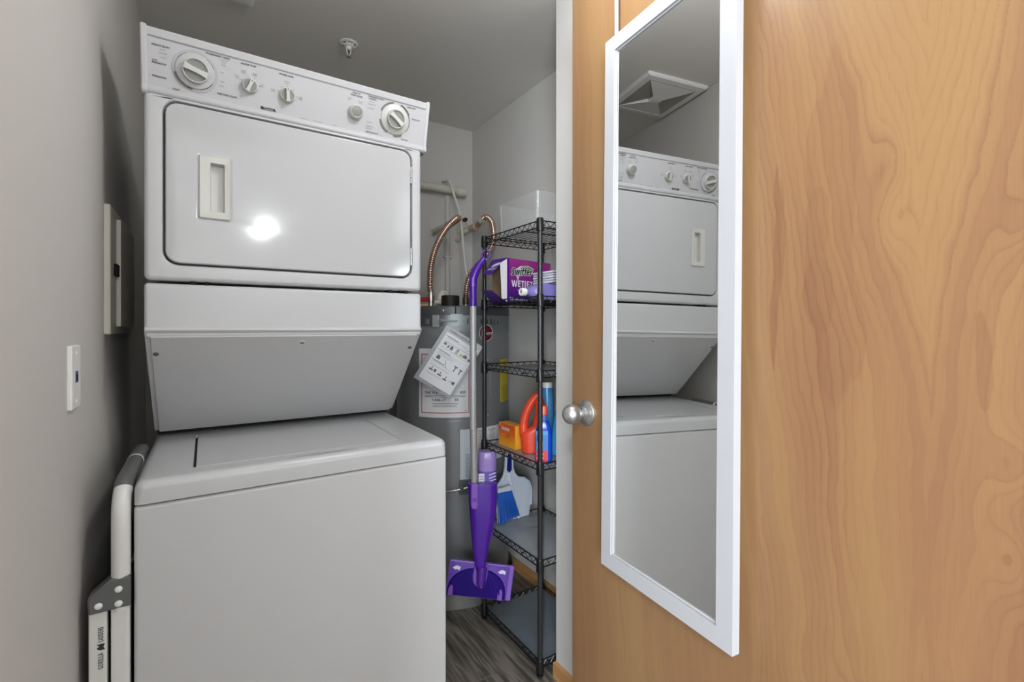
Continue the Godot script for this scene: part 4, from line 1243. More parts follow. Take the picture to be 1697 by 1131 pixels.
func detergent_bottles(y0: float) -> void:
	var right := Vector3(0.826, 0, 0.563)
	# orange jug with a loop handle
	var t := thing("detergent_jug", "orange-red detergent jug with a loop handle on the fourth shelf", "bottle", E(1.074, y0, 1.509))
	var T := frame(E(1.074, y0, 1.509), right, Vector3.UP)
	var om := mat(c8(222, 72, 44), 0.3)
	var b := mb()
	silhouette(b, T, [[0.0, -0.030, 0.052, 0.9], [0.004, -0.036, 0.058, 1.0], [0.05, -0.041, 0.060, 1.0], [0.078, -0.038, 0.060, 1.0], [0.092, -0.018, 0.060, 1.0], [0.105, 0.004, 0.060, 0.95], [0.15, 0.014, 0.058, 0.85], [0.19, 0.014, 0.054, 0.7], [0.215, 0.016, 0.046, 0.5], [0.235, 0.018, 0.044, 0.45]], 0.034)
	part("body", b, om, t, 60)
	b = mb(T)
	b.tube(smooth_path([Vector3(-0.026, 0.060, 0), Vector3(-0.030, 0.095, 0), Vector3(-0.026, 0.130, 0), Vector3(-0.014, 0.168, 0), Vector3(0.004, 0.200, 0), Vector3(0.026, 0.225, 0)], 20), [0.019, 0.0188, 0.0184, 0.018, 0.0175, 0.017, 0.0165, 0.0165, 0.0165, 0.0165, 0.0165, 0.0165, 0.0165, 0.0165, 0.0165, 0.0165, 0.0165, 0.0165, 0.0165, 0.0165, 0.0165], 14)
	part("handle", b, om, t, 60)
	# dark blue bottle with an orange cap, right behind the post
	t = thing("stain_remover_bottle", "dark blue bottle with a small orange cap behind the front rack post", "bottle", E(1.025, y0, 1.367))
	T = frame(E(1.026, y0, 1.367), right, Vector3.UP)
	b = mb(); silhouette(b, T, [[0.0, -0.027, 0.030, 0.9], [0.004, -0.029, 0.032, 1.0], [0.09, -0.028, 0.032, 1.0], [0.125, -0.026, 0.029, 1.0], [0.145, -0.018, 0.022, 0.9], [0.155, -0.010, 0.014, 0.6]], 0.019)
	part("body", b, mat(c8(22, 74, 190), 0.2), t, 60)
	b = mb(); silhouette(b, T, [[0.153, -0.011, 0.015, 0.62], [0.176, -0.011, 0.015, 0.62]], 0.02)
	part("neck", b, mat(c8(70, 96, 170), 0.3), t, 60)
	b = mb(); silhouette(b, T, [[0.175, -0.014, 0.017, 0.75], [0.203, -0.013, 0.016, 0.72], [0.207, -0.010, 0.013, 0.5]], 0.02)
	part("cap", b, mat(c8(214, 84, 58), 0.35), t, 60)
	var im := Image.create_empty(32, 64, false, Image.FORMAT_RGB8)
	im.fill(c8(60, 120, 190))
	im.fill_rect(Rect2i(0, 0, 32, 8), c8(70, 150, 205)); im.fill_rect(Rect2i(2, 8, 16, 12), c8(60, 66, 74)); im.fill_rect(Rect2i(3, 22, 15, 16), c8(226, 200, 110)); im.fill_rect(Rect2i(7, 25, 7, 10), c8(40, 40, 44)); im.fill_rect(Rect2i(0, 40, 32, 24), c8(206, 62, 70)); im.fill_rect(Rect2i(2, 46, 18, 3), c8(236, 190, 190)); im.fill_rect(Rect2i(2, 54, 18, 3), c8(236, 190, 190))
	b = mb(T); b.quad(Vector3(-0.026, 0.006, 0.0196), Vector3(0.016, 0.006, 0.0196), Vector3(0.016, 0.118, 0.0196), Vector3(-0.026, 0.118, 0.0196))
	part("label", b, img_mat(im, 0.35), t)
	# tall pale blue bottle with a white cap
	t = thing("softener_bottle", "tall pale blue bottle with a white cap, tallest on the fourth shelf", "bottle", E(1.172, y0, 1.535), "pale blue bottles on the fourth shelf")
	b = mb(Transform3D(Basis(), E(1.172, y0, 1.535)))
	b.lathe([Vector2(0, 0), Vector2(0.026, 0), Vector2(0.0285, 0.004), Vector2(0.0285, 0.15), Vector2(0.027, 0.20), Vector2(0.025, 0.245), Vector2(0, 0.246)], 28)
	part("body", b, mat(c8(72, 140, 190), 0.25), t)
	b = mb(Transform3D(Basis(), E(1.172, y0, 1.535)))
	b.lathe([Vector2(0, 0.244), Vector2(0.0235, 0.244), Vector2(0.0235, 0.264), Vector2(0.021, 0.267), Vector2(0, 0.267)], 28)
	part("cap", b, M.white, t)
	# broad pale blue bottle, half hidden by the wall
	t = thing("softener_bottle", "broad pale blue bottle with a dark red label, half hidden by the wall edge", "bottle", E(1.150, y0, 1.415), "pale blue bottles on the fourth shelf")
	T = frame(E(1.152, y0, 1.415), right, Vector3.UP)
	b = mb(); silhouette(b, T, [[0.0, -0.040, 0.050, 0.9], [0.004, -0.043, 0.052, 1.0], [0.06, -0.042, 0.052, 1.0], [0.11, -0.036, 0.050, 1.0], [0.15, -0.030, 0.046, 0.9], [0.20, -0.012, 0.034, 0.7], [0.22, -0.002, 0.026, 0.5], [0.232, 0.000, 0.024, 0.45]], 0.030)
	part("body", b, mat(c8(62, 150, 205), 0.22), t, 60)
	b = mb(); silhouette(b, T, [[0.230, -0.004, 0.028, 0.55], [0.252, -0.003, 0.027, 0.52]], 0.030)
	part("cap", b, mat(c8(60, 110, 180), 0.3), t, 60)
	for q in [[0.080, 0.028], [0.175, 0.024]]:
		b = mb(T); b.plate(-0.022, q[0], 0.03, q[0] + q[1], 0.010, 0.0255 if q[0] > 0.1 else 0.0298, 0.0262 if q[0] > 0.1 else 0.0305, 0.0002)
		part("label", b, mat(c8(110, 26, 60), 0.4), t)

func dustpan() -> void:
	# a pale grey dustpan standing at the back of the fifth shelf
	var y0 := -0.829
	var t := thing("dustpan", "pale grey dustpan standing handle up at the back of the fifth shelf", "dustpan", E(1.12, y0, 1.69))
	var T := frame(E(0, 0, 1.692), Vector3.RIGHT, Vector3.UP)
	var pm := mat(c8(196, 204, 214), 0.35)
	var b := mb(T)
	b.prism(PackedVector2Array([Vector2(1.036, y0), Vector2(1.196, y0), Vector2(1.205, -0.78), Vector2(1.206, -0.715), Vector2(1.192, -0.675), Vector2(1.165, -0.655), Vector2(1.134, -0.648), Vector2(1.116, -0.630), Vector2(1.108, -0.605), Vector2(1.106, -0.545), Vector2(1.098, -0.532), Vector2(1.082, -0.532), Vector2(1.074, -0.545), Vector2(1.070, -0.605), Vector2(1.060, -0.636), Vector2(1.040, -0.660), Vector2(1.022, -0.672)]), -0.012, -0.004, 0.003)
	part("pan", b, pm, t)
	b = mb(T)
	b.tube(PackedVector3Array([Vector3(1.022, -0.672, -0.002), Vector3(1.042, -0.658, 0.0), Vector3(1.062, -0.634, 0.0), Vector3(1.072, -0.605, 0.0), Vector3(1.076, -0.545, 0.0), Vector3(1.083, -0.534, 0), Vector3(1.097, -0.534, 0), Vector3(1.104, -0.545, 0), Vector3(1.107, -0.605, 0.0), Vector3(1.116, -0.630, 0.0), Vector3(1.134, -0.648, 0.0), Vector3(1.166, -0.656, 0.0), Vector3(1.193, -0.676, 0.0), Vector3(1.206, -0.715, 0.0), Vector3(1.205, -0.78, -0.002)]), 0.0042, 8)
	part("rim", b, pm, t)
	b = mb(T)
	b.tube(PackedVector3Array([Vector3(1.089, -0.62, 0.0), Vector3(1.093, -0.660, 0.004), Vector3(1.112, -0.74, 0.006), Vector3(1.136, y0 + 0.006, 0.004)]), 0.0055, 8)
	part("rib", b, mat(c8(206, 212, 222), 0.35), t)
	b = mb(T); b.plate(1.079, -0.618, 1.1005, -0.543, 0.010, -0.004, 0.003, 0.002)
	part("grip_inlay", b, mat(c8(22, 30, 110), 0.4), t)
	# blue hand brush leaning in front of it
	t = thing("hand_brush", "small brush with bright blue bristles leaning against the grey dustpan", "brush", E(1.075, y0, 1.68))
	T = frame(E(0, 0, 1.676), Vector3.RIGHT, Vector3.UP)
	b = mb(T)
	b.prism(PackedVector2Array([Vector2(1.020, -0.690), Vector2(1.022, -0.672), Vector2(1.078, -0.668), Vector2(1.088, -0.678), Vector2(1.086, -0.692)]), -0.008, 0.008, 0.003)
	part("brush_head", b, pm, t)
	b = mb(T)
	var rng := RandomNumberGenerator.new(); rng.seed = 3
	for i in 22:
		for k in 2:
			var f := i / 21.0
			var a := Vector3(lerpf(1.022, 1.086, f), -0.688, 0.004 - 0.008 * k)
			var e := Vector3(lerpf(1.030, 1.128, f) + rng.randf_range(-0.002, 0.002), lerpf(-0.826, -0.805, f), 0.005 - 0.010 * k + rng.randf_range(-0.002, 0.002))
			b.tube(PackedVector3Array([a, a.lerp(e, 0.5), e]), 0.0019, 5)
	var br := part("bristles", b, mat(c8(20, 86, 176), 0.4), t)
	br.set_meta("kind", "stuff")

# ---------------------------------------------------------------- mop
func mop() -> void:
	var th := deg_to_rad(28.0)
	var o := E(0.8965, 0, 1.650)
	var T := frame(o, Vector3(cos(th), 0, sin(th)), Vector3.UP)      # x across, y up from the eye, z towards the doorway
	var k := 1.0225
	var t := thing("spray_mop", "purple spray mop with a silver pole hanging from the rack", "mop", o + Vector3(0, -1.1, 0))
	var dark := mat(c8(84, 36, 160), 0.22)
	var mid := mat(c8(84, 40, 150), 0.28)
	var lite := mat(c8(132, 84, 186), 0.3)
	# handle with a hanging eye
	var b := mb(T)
	b.tube(smooth_path([Vector3(-0.005, 0.0840, 0), Vector3(-0.005, 0.1335, 0), Vector3(-0.005, 0.1818, 0), Vector3(0.000, 0.2087, 0), Vector3(0.013, 0.2377, 0), Vector3(0.030, 0.2624, 0), Vector3(0.040, 0.2753, 0)], 18), [0.0140, 0.0145, 0.0145, 0.0145, 0.0145, 0.0145, 0.0148, 0.0152, 0.0158, 0.0164, 0.0168, 0.0168, 0.0166, 0.016, 0.015, 0.014, 0.0125, 0.011, 0.009], 18)
	var hd := part("handle", b, dark, t, 60)
	b = mb(T)
	var pts := PackedVector3Array()
	for i in 20: pts.append(Vector3(0.0462 + 0.0155 * cos(TAU * i / 20), 0.2900 + 0.0185 * sin(TAU * i / 20), 0))
	b.tube(pts, 0.0036, 8, false, true)
	part("hanging_eye", b, mat(c8(104, 78, 168), 0.35), hd)
	b = mb(T); b.plate(-0.011, 0.160, 0.001, 0.200, 0.006, 0.010, 0.0165, 0.003)
	part("trigger_button", b, lite, hd)
	# pole
	b = mb(T)
	b.tube(PackedVector3Array([Vector3(-0.005, 0.088, 0), Vector3(-0.004, -0.4055, 0)]), 0.0132, 20)
	var pole := part("pole", b, mat(c8(186, 184, 184), 0.4, 0.25), t)
	b = mb(T); b.tube(PackedVector3Array([Vector3(-0.004, -0.4065, 0), Vector3(0.001, -0.63, 0)]), 0.0136, 20)
	part("lower_pole", b, mat(c8(178, 175, 174), 0.4, 0.25), pole)
	b = mb(T); b.tube(PackedVector3Array([Vector3(-0.004, -0.4035, 0), Vector3(-0.004, -0.4085, 0)]), 0.0128, 16)
	part("joint", b, M.dark, pole)
	# body shell
	b = mb(T * Transform3D(Basis(Vector3.RIGHT, Vector3(0, 0, -1), Vector3.UP), Vector3.ZERO))
	var rings := []
	for q in [[-0.985, 0.010, 0.041, 0.015], [-0.930, 0.001, 0.048, 0.018], [-0.875, -0.007, 0.057, 0.023], [-0.820, -0.012, 0.068, 0.028], [-0.757, -0.017, 0.083, 0.034], [-0.700, -0.021, 0.090, 0.038], [-0.655, -0.024, 0.091, 0.039], [-0.624, -0.0255, 0.0905, 0.039], [-0.616, -0.0245, 0.0895, 0.038]]:
		rings.append(MB.at_z(MB.rr(q[1], -q[3], q[2], q[3] * 0.9, q[3] * 0.75, 6), q[0]))
	b.loft(rings)
	var body := part("body", b, dark, t, 60)
	b = mb(T); b.prism(PackedVector2Array([Vector2(-0.0125, -0.612), Vector2(-0.014, -0.690), Vector2(-0.0115, -0.702), Vector2(-0.004, -0.7095), Vector2(0.005, -0.7095), Vector2(0.0125, -0.702), Vector2(0.015, -0.690), Vector2(0.0145, -0.612)]), 0.025, 0.0415, 0.003)
	var latch := part("pole_latch", b, lite, body)
	b = mb(T * Transform3D(Basis(Vector3.RIGHT, PI / 2), Vector3(0.001, -0.672, 0.0412))); b.lathe([Vector2(0, 0), Vector2(0.008, 0), Vector2(0.0085, 0.0012), Vector2(0.007, 0.0018), Vector2(0.0055, 0.0008), Vector2(0, 0.0008)], 16)
	part("latch_button", b, mat(c8(116, 66, 172), 0.35), latch)
	# head: a flat tray, turned a little in its plane
	var ang := -0.150
	var H := T * Transform3D(Basis(Vector3.BACK, ang), Vector3(0.023, -1.011, 0.0)) * Transform3D(Basis(Vector3.RIGHT, -0.10), Vector3.ZERO)
	b = mb(H); b.plate(-0.130, -0.064, 0.130, 0.070, 0.006, -0.016, 0.0, 0.003, 0.002)
	var head := part("head", b, mat(c8(136, 98, 196), 0.3), t)
	b = mb(H); b.plate(-0.126, -0.0600, 0.112, 0.065, 0.004, -0.002, 0.0022, 0.001)
	part("head_top", b, mat(c8(96, 56, 166), 0.25), head)
	b = mb(H)
	var dome := PackedVector2Array()
	dome.append(Vector2(0.108, -0.060))
	for i in 15:
		var a := PI * (i + 0.5) / 15.0
		dome.append(Vector2(-0.010 + 0.116 * cos(a), -0.050 + 0.100 * pow(sin(a), 0.8)))
	dome.append(Vector2(-0.126, -0.060))
	b.prism(dome, 0.0, 0.0075, 0.004)
	part("head_cover", b, mat(c8(36, 10, 112), 0.5, 0.0, 0.25), head)
	for i in 3:
		b = mb(H)
		var q := PackedVector3Array()
		for j in 9:
			var a := lerpf(1.15, 0.12, j / 8.0)
			q.append(Vector3(-0.01 + (0.066 + 0.013 * i) * cos(a), -0.052 + (0.080 + 0.006 * i) * sin(a), 0.0075))
		b.tube(q, 0.0034, 8)
		part("rib", b, mat(c8(60, 30, 140), 0.2), head)
	for x in [-0.112, 0.085]:
		b = mb(H); b.prism(PackedVector2Array([Vector2(x - 0.010, -0.062), Vector2(x - 0.009, -0.035), Vector2(x - 0.003, -0.022), Vector2(x + 0.004, -0.020), Vector2(x + 0.009, -0.030), Vector2(x + 0.011, -0.062)]), 0.004, 0.010, 0.002)
		part("pad_gripper", b, lite, head)
	for x in [-0.100, 0.082]:
		b = mb(H)
		b.prism(PackedVector2Array([Vector2(x - 0.016, 0.042), Vector2(x - 0.005, 0.050), Vector2(x + 0.002, 0.052), Vector2(x + 0.016, 0.047), Vector2(x + 0.013, 0.034), Vector2(x + 0.006, 0.038), Vector2(x - 0.006, 0.036)]), 0.002, 0.003)
		part("head_print", b, mat(c8(226, 220, 236), 0.4), head)
	b = mb(H); b.prism(PackedVector2Array([Vector2(-0.032, 0.068), Vector2(-0.034, 0.020), Vector2(-0.030, 0.0), Vector2(-0.020, -0.014), Vector2(-0.004, -0.020), Vector2(0.012, -0.014), Vector2(0.022, 0.0), Vector2(0.026, 0.020), Vector2(0.024, 0.068)]), 0.0, 0.013, 0.004)
	part("joint_cup", b, mat(c8(116, 78, 178), 0.3), head)
	b = mb(T); b.tube(PackedVector3Array([Vector3(0.030, -0.95, 0.006), Vector3(0.027, -0.985, 0.014), Vector3(0.0255, -1.015, 0.016)]), [0.0215, 0.019, 0.018], 18)
	part("neck", b, mid, t)
	b = mb(T); b.plate(0.012, -1.024, 0.036, -1.012, 0.002, 0.010, 0.030, 0.002)
	part("swivel", b, mat(c8(60, 26, 110), 0.3), t)
	b = mb(T); b.plate(0.026, -1.022, 0.029, -1.008, 0.001, 0.026, 0.0325, 0.001)
	part("swivel_pin", b, mat(c8(196, 160, 140), 0.4), t)
	# wire hook from which it hangs
	var hk := thing("wire_hook", "black wire hook between the mop eye and the rack's top shelf", "hook", E(0.975, 0.33, 1.70))
	b = mb()
	b.tube(smooth_path([E(0.981, 0.372, 1.702), E(0.977, 0.376, 1.690), E(0.972, 0.366, 1.684), E(0.960, 0.340, 1.672), E(0.950, 0.320, 1.655), E(0.946, 0.304, 1.645), E(0.941, 0.292, 1.636), E(0.937, 0.295, 1.628), E(0.937, 0.312, 1.626)], 26), 0.0026, 8)
	b.tube(PackedVector3Array([E(0.963, 0.350, 1.676), E(0.969, 0.354, 1.682)]), 0.006, 8)
	part("hook", b, M.wire, hk)
	# bottle in the mop
	var bt := thing("cleaner_bottle", "lavender cleaner bottle with a striped purple label in the spray mop", "bottle", T * Vector3(0.052, -0.8, -0.045))
	b = mb(T * Transform3D(Basis(Vector3.RIGHT, Vector3(0, 0, -1), Vector3.UP), Vector3(0.053, 0, -0.040)))
	rings = []
	for q in [[-0.86, 0.020], [-0.80, 0.030], [-0.70, 0.0355], [-0.5785, 0.0365], [-0.576, 0.0365]]:
		rings.append(MB.at_z(MB.rr(-q[1] * 1.02, -q[1] * 0.9, q[1] * 1.02, q[1] * 0.9, q[1] * 0.7, 6), q[0]))
	b.loft(rings)
	var bb := part("body", b, mat(c8(110, 84, 176), 0.3), bt, 60)
	b = mb(T * Transform3D(Basis(Vector3.RIGHT, Vector3(0, 0, -1), Vector3.UP), Vector3(0.053, 0, -0.040)))
	rings = []
	for q in [[-0.578, 0.0372, 0.8], [-0.53, 0.0372, 0.8], [-0.509, 0.0350, 0.8], [-0.503, 0.031, 0.8], [-0.502, 0.026, 0.8], [-0.504, 0.022, 0.8]]:
		rings.append(MB.at_z(MB.rr(-q[1], -q[1] * 0.9, q[1], q[1] * 0.9, q[1] * 0.72, 6), q[0]))
	b.loft(rings)
	part("base", b, mat(c8(158, 134, 196), 0.3), bt, 60)
	b = mb(T); b.plate(0.017, -0.628, 0.0405, -0.585, 0.001, -0.0070, -0.0060, 0.0002)
	var lb := part("white_label", b, M.paper, bb)
	b = mb(T)
	for q in [-0.596, -0.606, -0.617]: b.plate(0.020, q - 0.0022, 0.038, q + 0.0010, 0.0004, -0.0062, -0.0055, 0.0)
	part("label_print", b, mat(c8(140, 140, 160), 0.5), lb)
	b = mb(T)
	for i in 6:
		var y := -0.590 - 0.013 * i
		b.prism(PackedVector2Array([Vector2(0.058, y), Vector2(0.060, y - 0.004), Vector2(0.087, y + 0.006), Vector2(0.086, y + 0.010)]), -0.0070, -0.0055)
	part("label_stripes", b, mat(c8(216, 204, 232), 0.4), bb)

# ---------------------------------------------------------------- step ladder folded beside the washer
func ladder() -> void:
	var t := thing("step_ladder", "folded white step ladder with grey brackets between the washer and wall", "ladder", E(-0.155, FLOOR, 1.42))
	var wm := mat(c8(222, 222, 218), 0.3)
	var gm := mat(c8(96, 98, 98), 0.5)
	# handle: an inverted U of tube standing along the depth of the room
	var xt := -0.1405
	var d0 := 1.213
	for s in [1, 0]:
		var b := mb()
		var path: Array
		if s: path = [E(xt, -0.560, d0), E(xt, -0.46, d0), E(xt, -0.385, d0), E(xt, -0.350, d0 + 0.008), E(xt, -0.330, d0 + 0.030)]
		else: path = [E(xt, -0.560, 1.62), E(xt, -0.46, 1.62), E(xt, -0.385, 1.62), E(xt, -0.350, 1.612), E(xt, -0.330, 1.585)]
		b.tube(smooth_path(path, 16), 0.0158, 16)
		part("handle_tube", b, wm, t, 60)
	var b := mb(); b.tube(smooth_path([E(xt, -0.330, d0 + 0.030), E(xt, -0.321, d0 + 0.055), E(xt, -0.320, 1.42), E(xt, -0.321, 1.56), E(xt, -0.330, 1.585)], 20), 0.0162, 16)
	part("grip", b, gm, t, 60)
	b = mb(); b.tube(PackedVector3Array([E(xt, -0.3205, 1.432), E(xt, -0.3205, 1.444)]), 0.0170, 16)
	part("grip_ring", b, wm, t)
	for dd in [d0, 1.62]:
		# front and rear stiles of this side
		b = mb(Transform3D(Basis(), E(0, 0, dd)))
		b.box(Vector3(-0.1405, -0.87, 0), Vector3(0.030, 0.68, 0.022), 0.004, 3, 2)
		part("front_rail", b, wm, t)
		b = mb(Transform3D(Basis(), E(0, 0, dd)))
		b.box(Vector3(-0.1745, -0.87, 0), Vector3(0.0285, 0.69, 0.020), 0.004, 3, 2)
		var rl := part("rear_rail", b, wm, t)
		b = mb(frame(E(0, 0, dd - 0.014 if dd < 1.4 else dd), Vector3.RIGHT, Vector3.UP))
		b.prism(PackedVector2Array([Vector2(-0.1245, -0.553), Vector2(-0.1245, -0.497), Vector2(-0.1265, -0.493), Vector2(-0.1560, -0.493), Vector2(-0.1880, -0.520), Vector2(-0.1890, -0.526), Vector2(-0.1880, -0.550), Vector2(-0.1855, -0.553)]), -0.030, 0.003, 0.003)
		var br := part("bracket", b, gm, t)
		if dd < 1.4:
			for q in [[-0.1725, -0.5385], [-0.1425, -0.5145], [-0.1425, -0.5425]]:
				b = mb(frame(E(q[0], q[1], dd - 0.014), Vector3.RIGHT, Vector3.UP) * Transform3D(Basis(Vector3.RIGHT, PI / 2), Vector3(0, 0, 0.002)))
				b.lathe([Vector2(0, 0), Vector2(0.0066, 0), Vector2(0.0062, 0.002), Vector2(0.004, 0.0036), Vector2(0, 0.0042)], 14)
				part("rivet", b, M.white, br)
			b = mb()
			var X := frame(E(-0.1700, -0.664, dd - 0.0107), Vector3.UP, Vector3.LEFT)
			X.origin = E(-0.1660, -0.664, dd - 0.0107)
			txt(b, "GORILLA", 0.0080, X, 0, true, 0.66)
			txt(b, "LADDERS", 0.0080, X * Transform3D(Basis(), Vector3(0.0525, 0, 0)), 0, true, 0.62)
			b.t = X
			b.prism(PackedVector2Array([Vector2(0.0365, -0.0025), Vector2(0.0365, 0.005), Vector2(0.041, 0.0105), Vector2(0.0440, 0.006), Vector2(0.0485, 0.010), Vector2(0.0485, -0.0025), Vector2(0.0425, 0.0)]), 0.0, 0.0003)
			part("lettering", b, mat(c8(50, 50, 50), 0.6), rl)
	# folded steps between the stiles
	for y in [-0.72, -0.96]:
		b = mb(Transform3D(Basis(), E(-0.157, y, 1.4165))); b.box(Vector3.ZERO, Vector3(0.012, 0.20, 0.37), 0.004)
		part("step", b, M.dark, t)
	b = mb(Transform3D(Basis(), E(-0.142, -0.455, 1.40))); b.box(Vector3.ZERO, Vector3(0.018, 0.10, 0.36), 0.004)
	part("top_tray", b, gm, t)
	b = mb(Transform3D(Basis(), E(-0.1315, -0.437, 1.26))); b.box(Vector3.ZERO, Vector3(0.003, 0.012, 0.05), 0.001)
	part("red_tag", b, M.red, t)
	for x in [-0.1405, -0.1745]:
		for dd in [d0, 1.62]:
			b = mb(Transform3D(Basis(), E(x, FLOOR + 0.0075, dd))); b.box(Vector3.ZERO, Vector3(0.032, 0.014, 0.026), 0.003)
			part("foot", b, M.rubber, t)

# ---------------------------------------------------------------- breaker panel, outlet, sprinkler, fan
func wall_fittings() -> void:
	# breaker panel: cover plate, door, latch
	var t := thing("breaker_panel", "cream electrical breaker panel with a closed door on the wall beside the dryer", "electrical panel", E(-0.204, -0.0175, 1.67))
	var cream := mat(c8(214, 210, 198), 0.4)
	var L := frame(E(-0.204, 0, 0), Vector3(0, 0, 1), Vector3.UP)
	L = Transform3D(Basis(Vector3(0, 0, -1), Vector3.UP, Vector3.RIGHT), E(-0.204, 0, 0))     # x deeper, y up, z out of the wall
	var b := mb(L)
	b.t = L
	b.plate(1.483, -0.0175, 1.861, 0.2995, 0.005, 0.0, 0.0125, 0.004, 0.0, 3, 3)
	part("cover_plate", b, cream, t)
	b = mb(L); b.plate(1.574, 0.002, 1.850, 0.279, 0.003, 0.012, 0.0215, 0.0015)
	var pd := part("panel_door", b, cream, t)
	b = mb(L); b.plate(1.528, 0.130, 1.572, 0.160, 0.003, 0.012, 0.0190, 0.001)
	part("latch", b, M.gap, pd)
	# wall plate with a small blue jack
	t = thing("wall_plate", "white wall plate with one small blue jack, nearest the camera on the grey wall", "wall plate", E(-0.204, -0.09, 1.155))
	b = mb(L); b.plate(1.124, -0.149, 1.194, -0.033, 0.004, 0.0, 0.0065, 0.003, 0.0, 3, 3)
	part("plate", b, M.white, t)
	b = mb(L); b.plate(1.150, -0.101, 1.168, -0.080, 0.001, 0.006, 0.0075, 0.0006)
	var jk := part("jack", b, mat(c8(60, 86, 120), 0.5), t)
	b = mb(L); b.plate(1.153, -0.098, 1.165, -0.086, 0.001, 0.0074, 0.0078, 0.0)
	part("jack_opening", b, M.gap, jk)
	for y in [-0.047, -0.135]:
		b = mb(L * Transform3D(Basis(Vector3.RIGHT, PI / 2), Vector3(1.159, y, 0.0062))); b.lathe([Vector2(0, 0), Vector2(0.0036, 0), Vector2(0.003, 0.0012), Vector2(0, 0.0014)], 12)
		part("screw", b, M.white, t)
	# sprinkler
	t = thing("fire_sprinkler", "white fire sprinkler head hanging from the laundry ceiling", "sprinkler", E(0.487, TOP, 1.957))
	var S := Transform3D(Basis(Vector3.RIGHT, PI), E(0.487, TOP, 1.957))     # y points down
	b = mb(S); b.lathe([Vector2(0.024, 0), Vector2(0.036, 0), Vector2(0.0355, 0.003), Vector2(0.030, 0.006), Vector2(0.026, 0.006), Vector2(0.024, 0.003), Vector2(0.024, 0)], 36)
	part("escutcheon", b, M.white, t)
	b = mb(S); b.lathe([Vector2(0, 0.0005), Vector2(0.0245, 0.0005), Vector2(0.0245, 0.002), Vector2(0, 0.002)], 30)
	part("recess", b, M.gap, t)
	b = mb(S); b.lathe([Vector2(0, 0.006), Vector2(0.0215, 0.006), Vector2(0.022, 0.009), Vector2(0.018, 0.013), Vector2(0.010, 0.015), Vector2(0, 0.015)], 30)
	for k in 6:
		var a := TAU * k / 6
		b.rod(Vector3(0.020 * cos(a), 0.008, 0.020 * sin(a)), Vector3(0.029 * cos(a), 0.003, 0.029 * sin(a)), 0.003, 6)
	part("cup", b, M.white, t)
	b = mb(S); b.lathe([Vector2(0, 0.014), Vector2(0.011, 0.014), Vector2(0.0115, 0.024), Vector2(0.008, 0.027), Vector2(0, 0.027)], 6)
	part("body", b, M.white, t, 20)
	for s in [-1, 1]:
		b = mb(S); b.tube(PackedVector3Array([Vector3(s * 0.0085, 0.024, 0), Vector3(s * 0.008, 0.034, 0), Vector3(s * 0.004, 0.044, 0), Vector3(s * 0.001, 0.050, 0)]), 0.0020, 8)
		part("frame_arm", b, M.white, t)
	b = mb(S); b.rod(Vector3(0, 0.027, 0), Vector3(0, 0.046, 0), 0.0014, 8); part("glass_bulb", b, M.dark, t)
	b = mb(S); b.lathe([Vector2(0, 0.049), Vector2(0.0045, 0.049), Vector2(0.005, 0.052), Vector2(0.0095, 0.0545), Vector2(0.0095, 0.0555), Vector2(0, 0.0555)], 16)
	part("deflector", b, mat(c8(150, 148, 142), 0.5), t)
	# exhaust fan grille
	var F := frame(E(-0.025, TOP, 1.735), Vector3.RIGHT, Vector3(0, 0, 1))
	F = Transform3D(Basis(Vector3.RIGHT, Vector3(0, 0, -1), Vector3.DOWN) , E(-0.025, TOP, 1.735))     # x right, y deeper, z down
	t = thing("exhaust_fan", "square ceiling fan grille with a sunk cross, seen in the door mirror", "fan", E(-0.025, TOP, 1.735))
	var w := 0.168
	b = mb(F)
	b.loft([MB.at_z(MB.rr(-w, -w, w, w, 0.006, 3), 0.0), MB.at_z(MB.rr(-w, -w, w, w, 0.006, 3), 0.010), MB.at_z(MB.rr(-w + 0.006, -w + 0.006, w - 0.006, w - 0.006, 0.004, 3), 0.016), MB.at_z(MB.rr(-w + 0.034, -w + 0.034, w - 0.034, w - 0.034, 0.003, 3), 0.018), MB.at_z(MB.rr(-w + 0.037, -w + 0.037, w - 0.037, w - 0.037, 0.003, 3), 0.010)], false, true)
	part("frame", b, M.white, t)
	for s in 2:
		b = mb(F)
		var q := w - 0.038
		var c := 0.030
		var sg := 1.0 if s else -1.0
		b.loft([PackedVector3Array([Vector3(-q, sg * q, 0.017), Vector3(-c, sg * c * 0.7, 0.028), Vector3(c, sg * c * 0.7, 0.028), Vector3(q, sg * q, 0.017)]), PackedVector3Array([Vector3(-q, sg * q, 0.012), Vector3(-c, sg * c * 0.7, 0.012), Vector3(c, sg * c * 0.7, 0.012), Vector3(q, sg * q, 0.012)])], true, true)
		part("vane", b, M.white, t)
	for s in 2:
		b = mb(F)
		var q := w - 0.040
		var c := 0.028
		var sg := 1.0 if s else -1.0
		b.loft([PackedVector3Array([Vector3(sg * q, -q, 0.0165), Vector3(sg * c, -c * 0.7, 0.012), Vector3(sg * c, c * 0.7, 0.012), Vector3(sg * q, q, 0.0165)]), PackedVector3Array([Vector3(sg * q, -q, 0.011), Vector3(sg * c, -c * 0.7, 0.011), Vector3(sg * c, c * 0.7, 0.011), Vector3(sg * q, q, 0.011)])], true, true)
		part("grille", b, mat(c8(170, 165, 155), 0.7), t)
	b = mb(F); b.box(Vector3(0, 0, 0.020), Vector3(0.058, 0.044, 0.018), 0.004); part("hub", b, M.white, t)

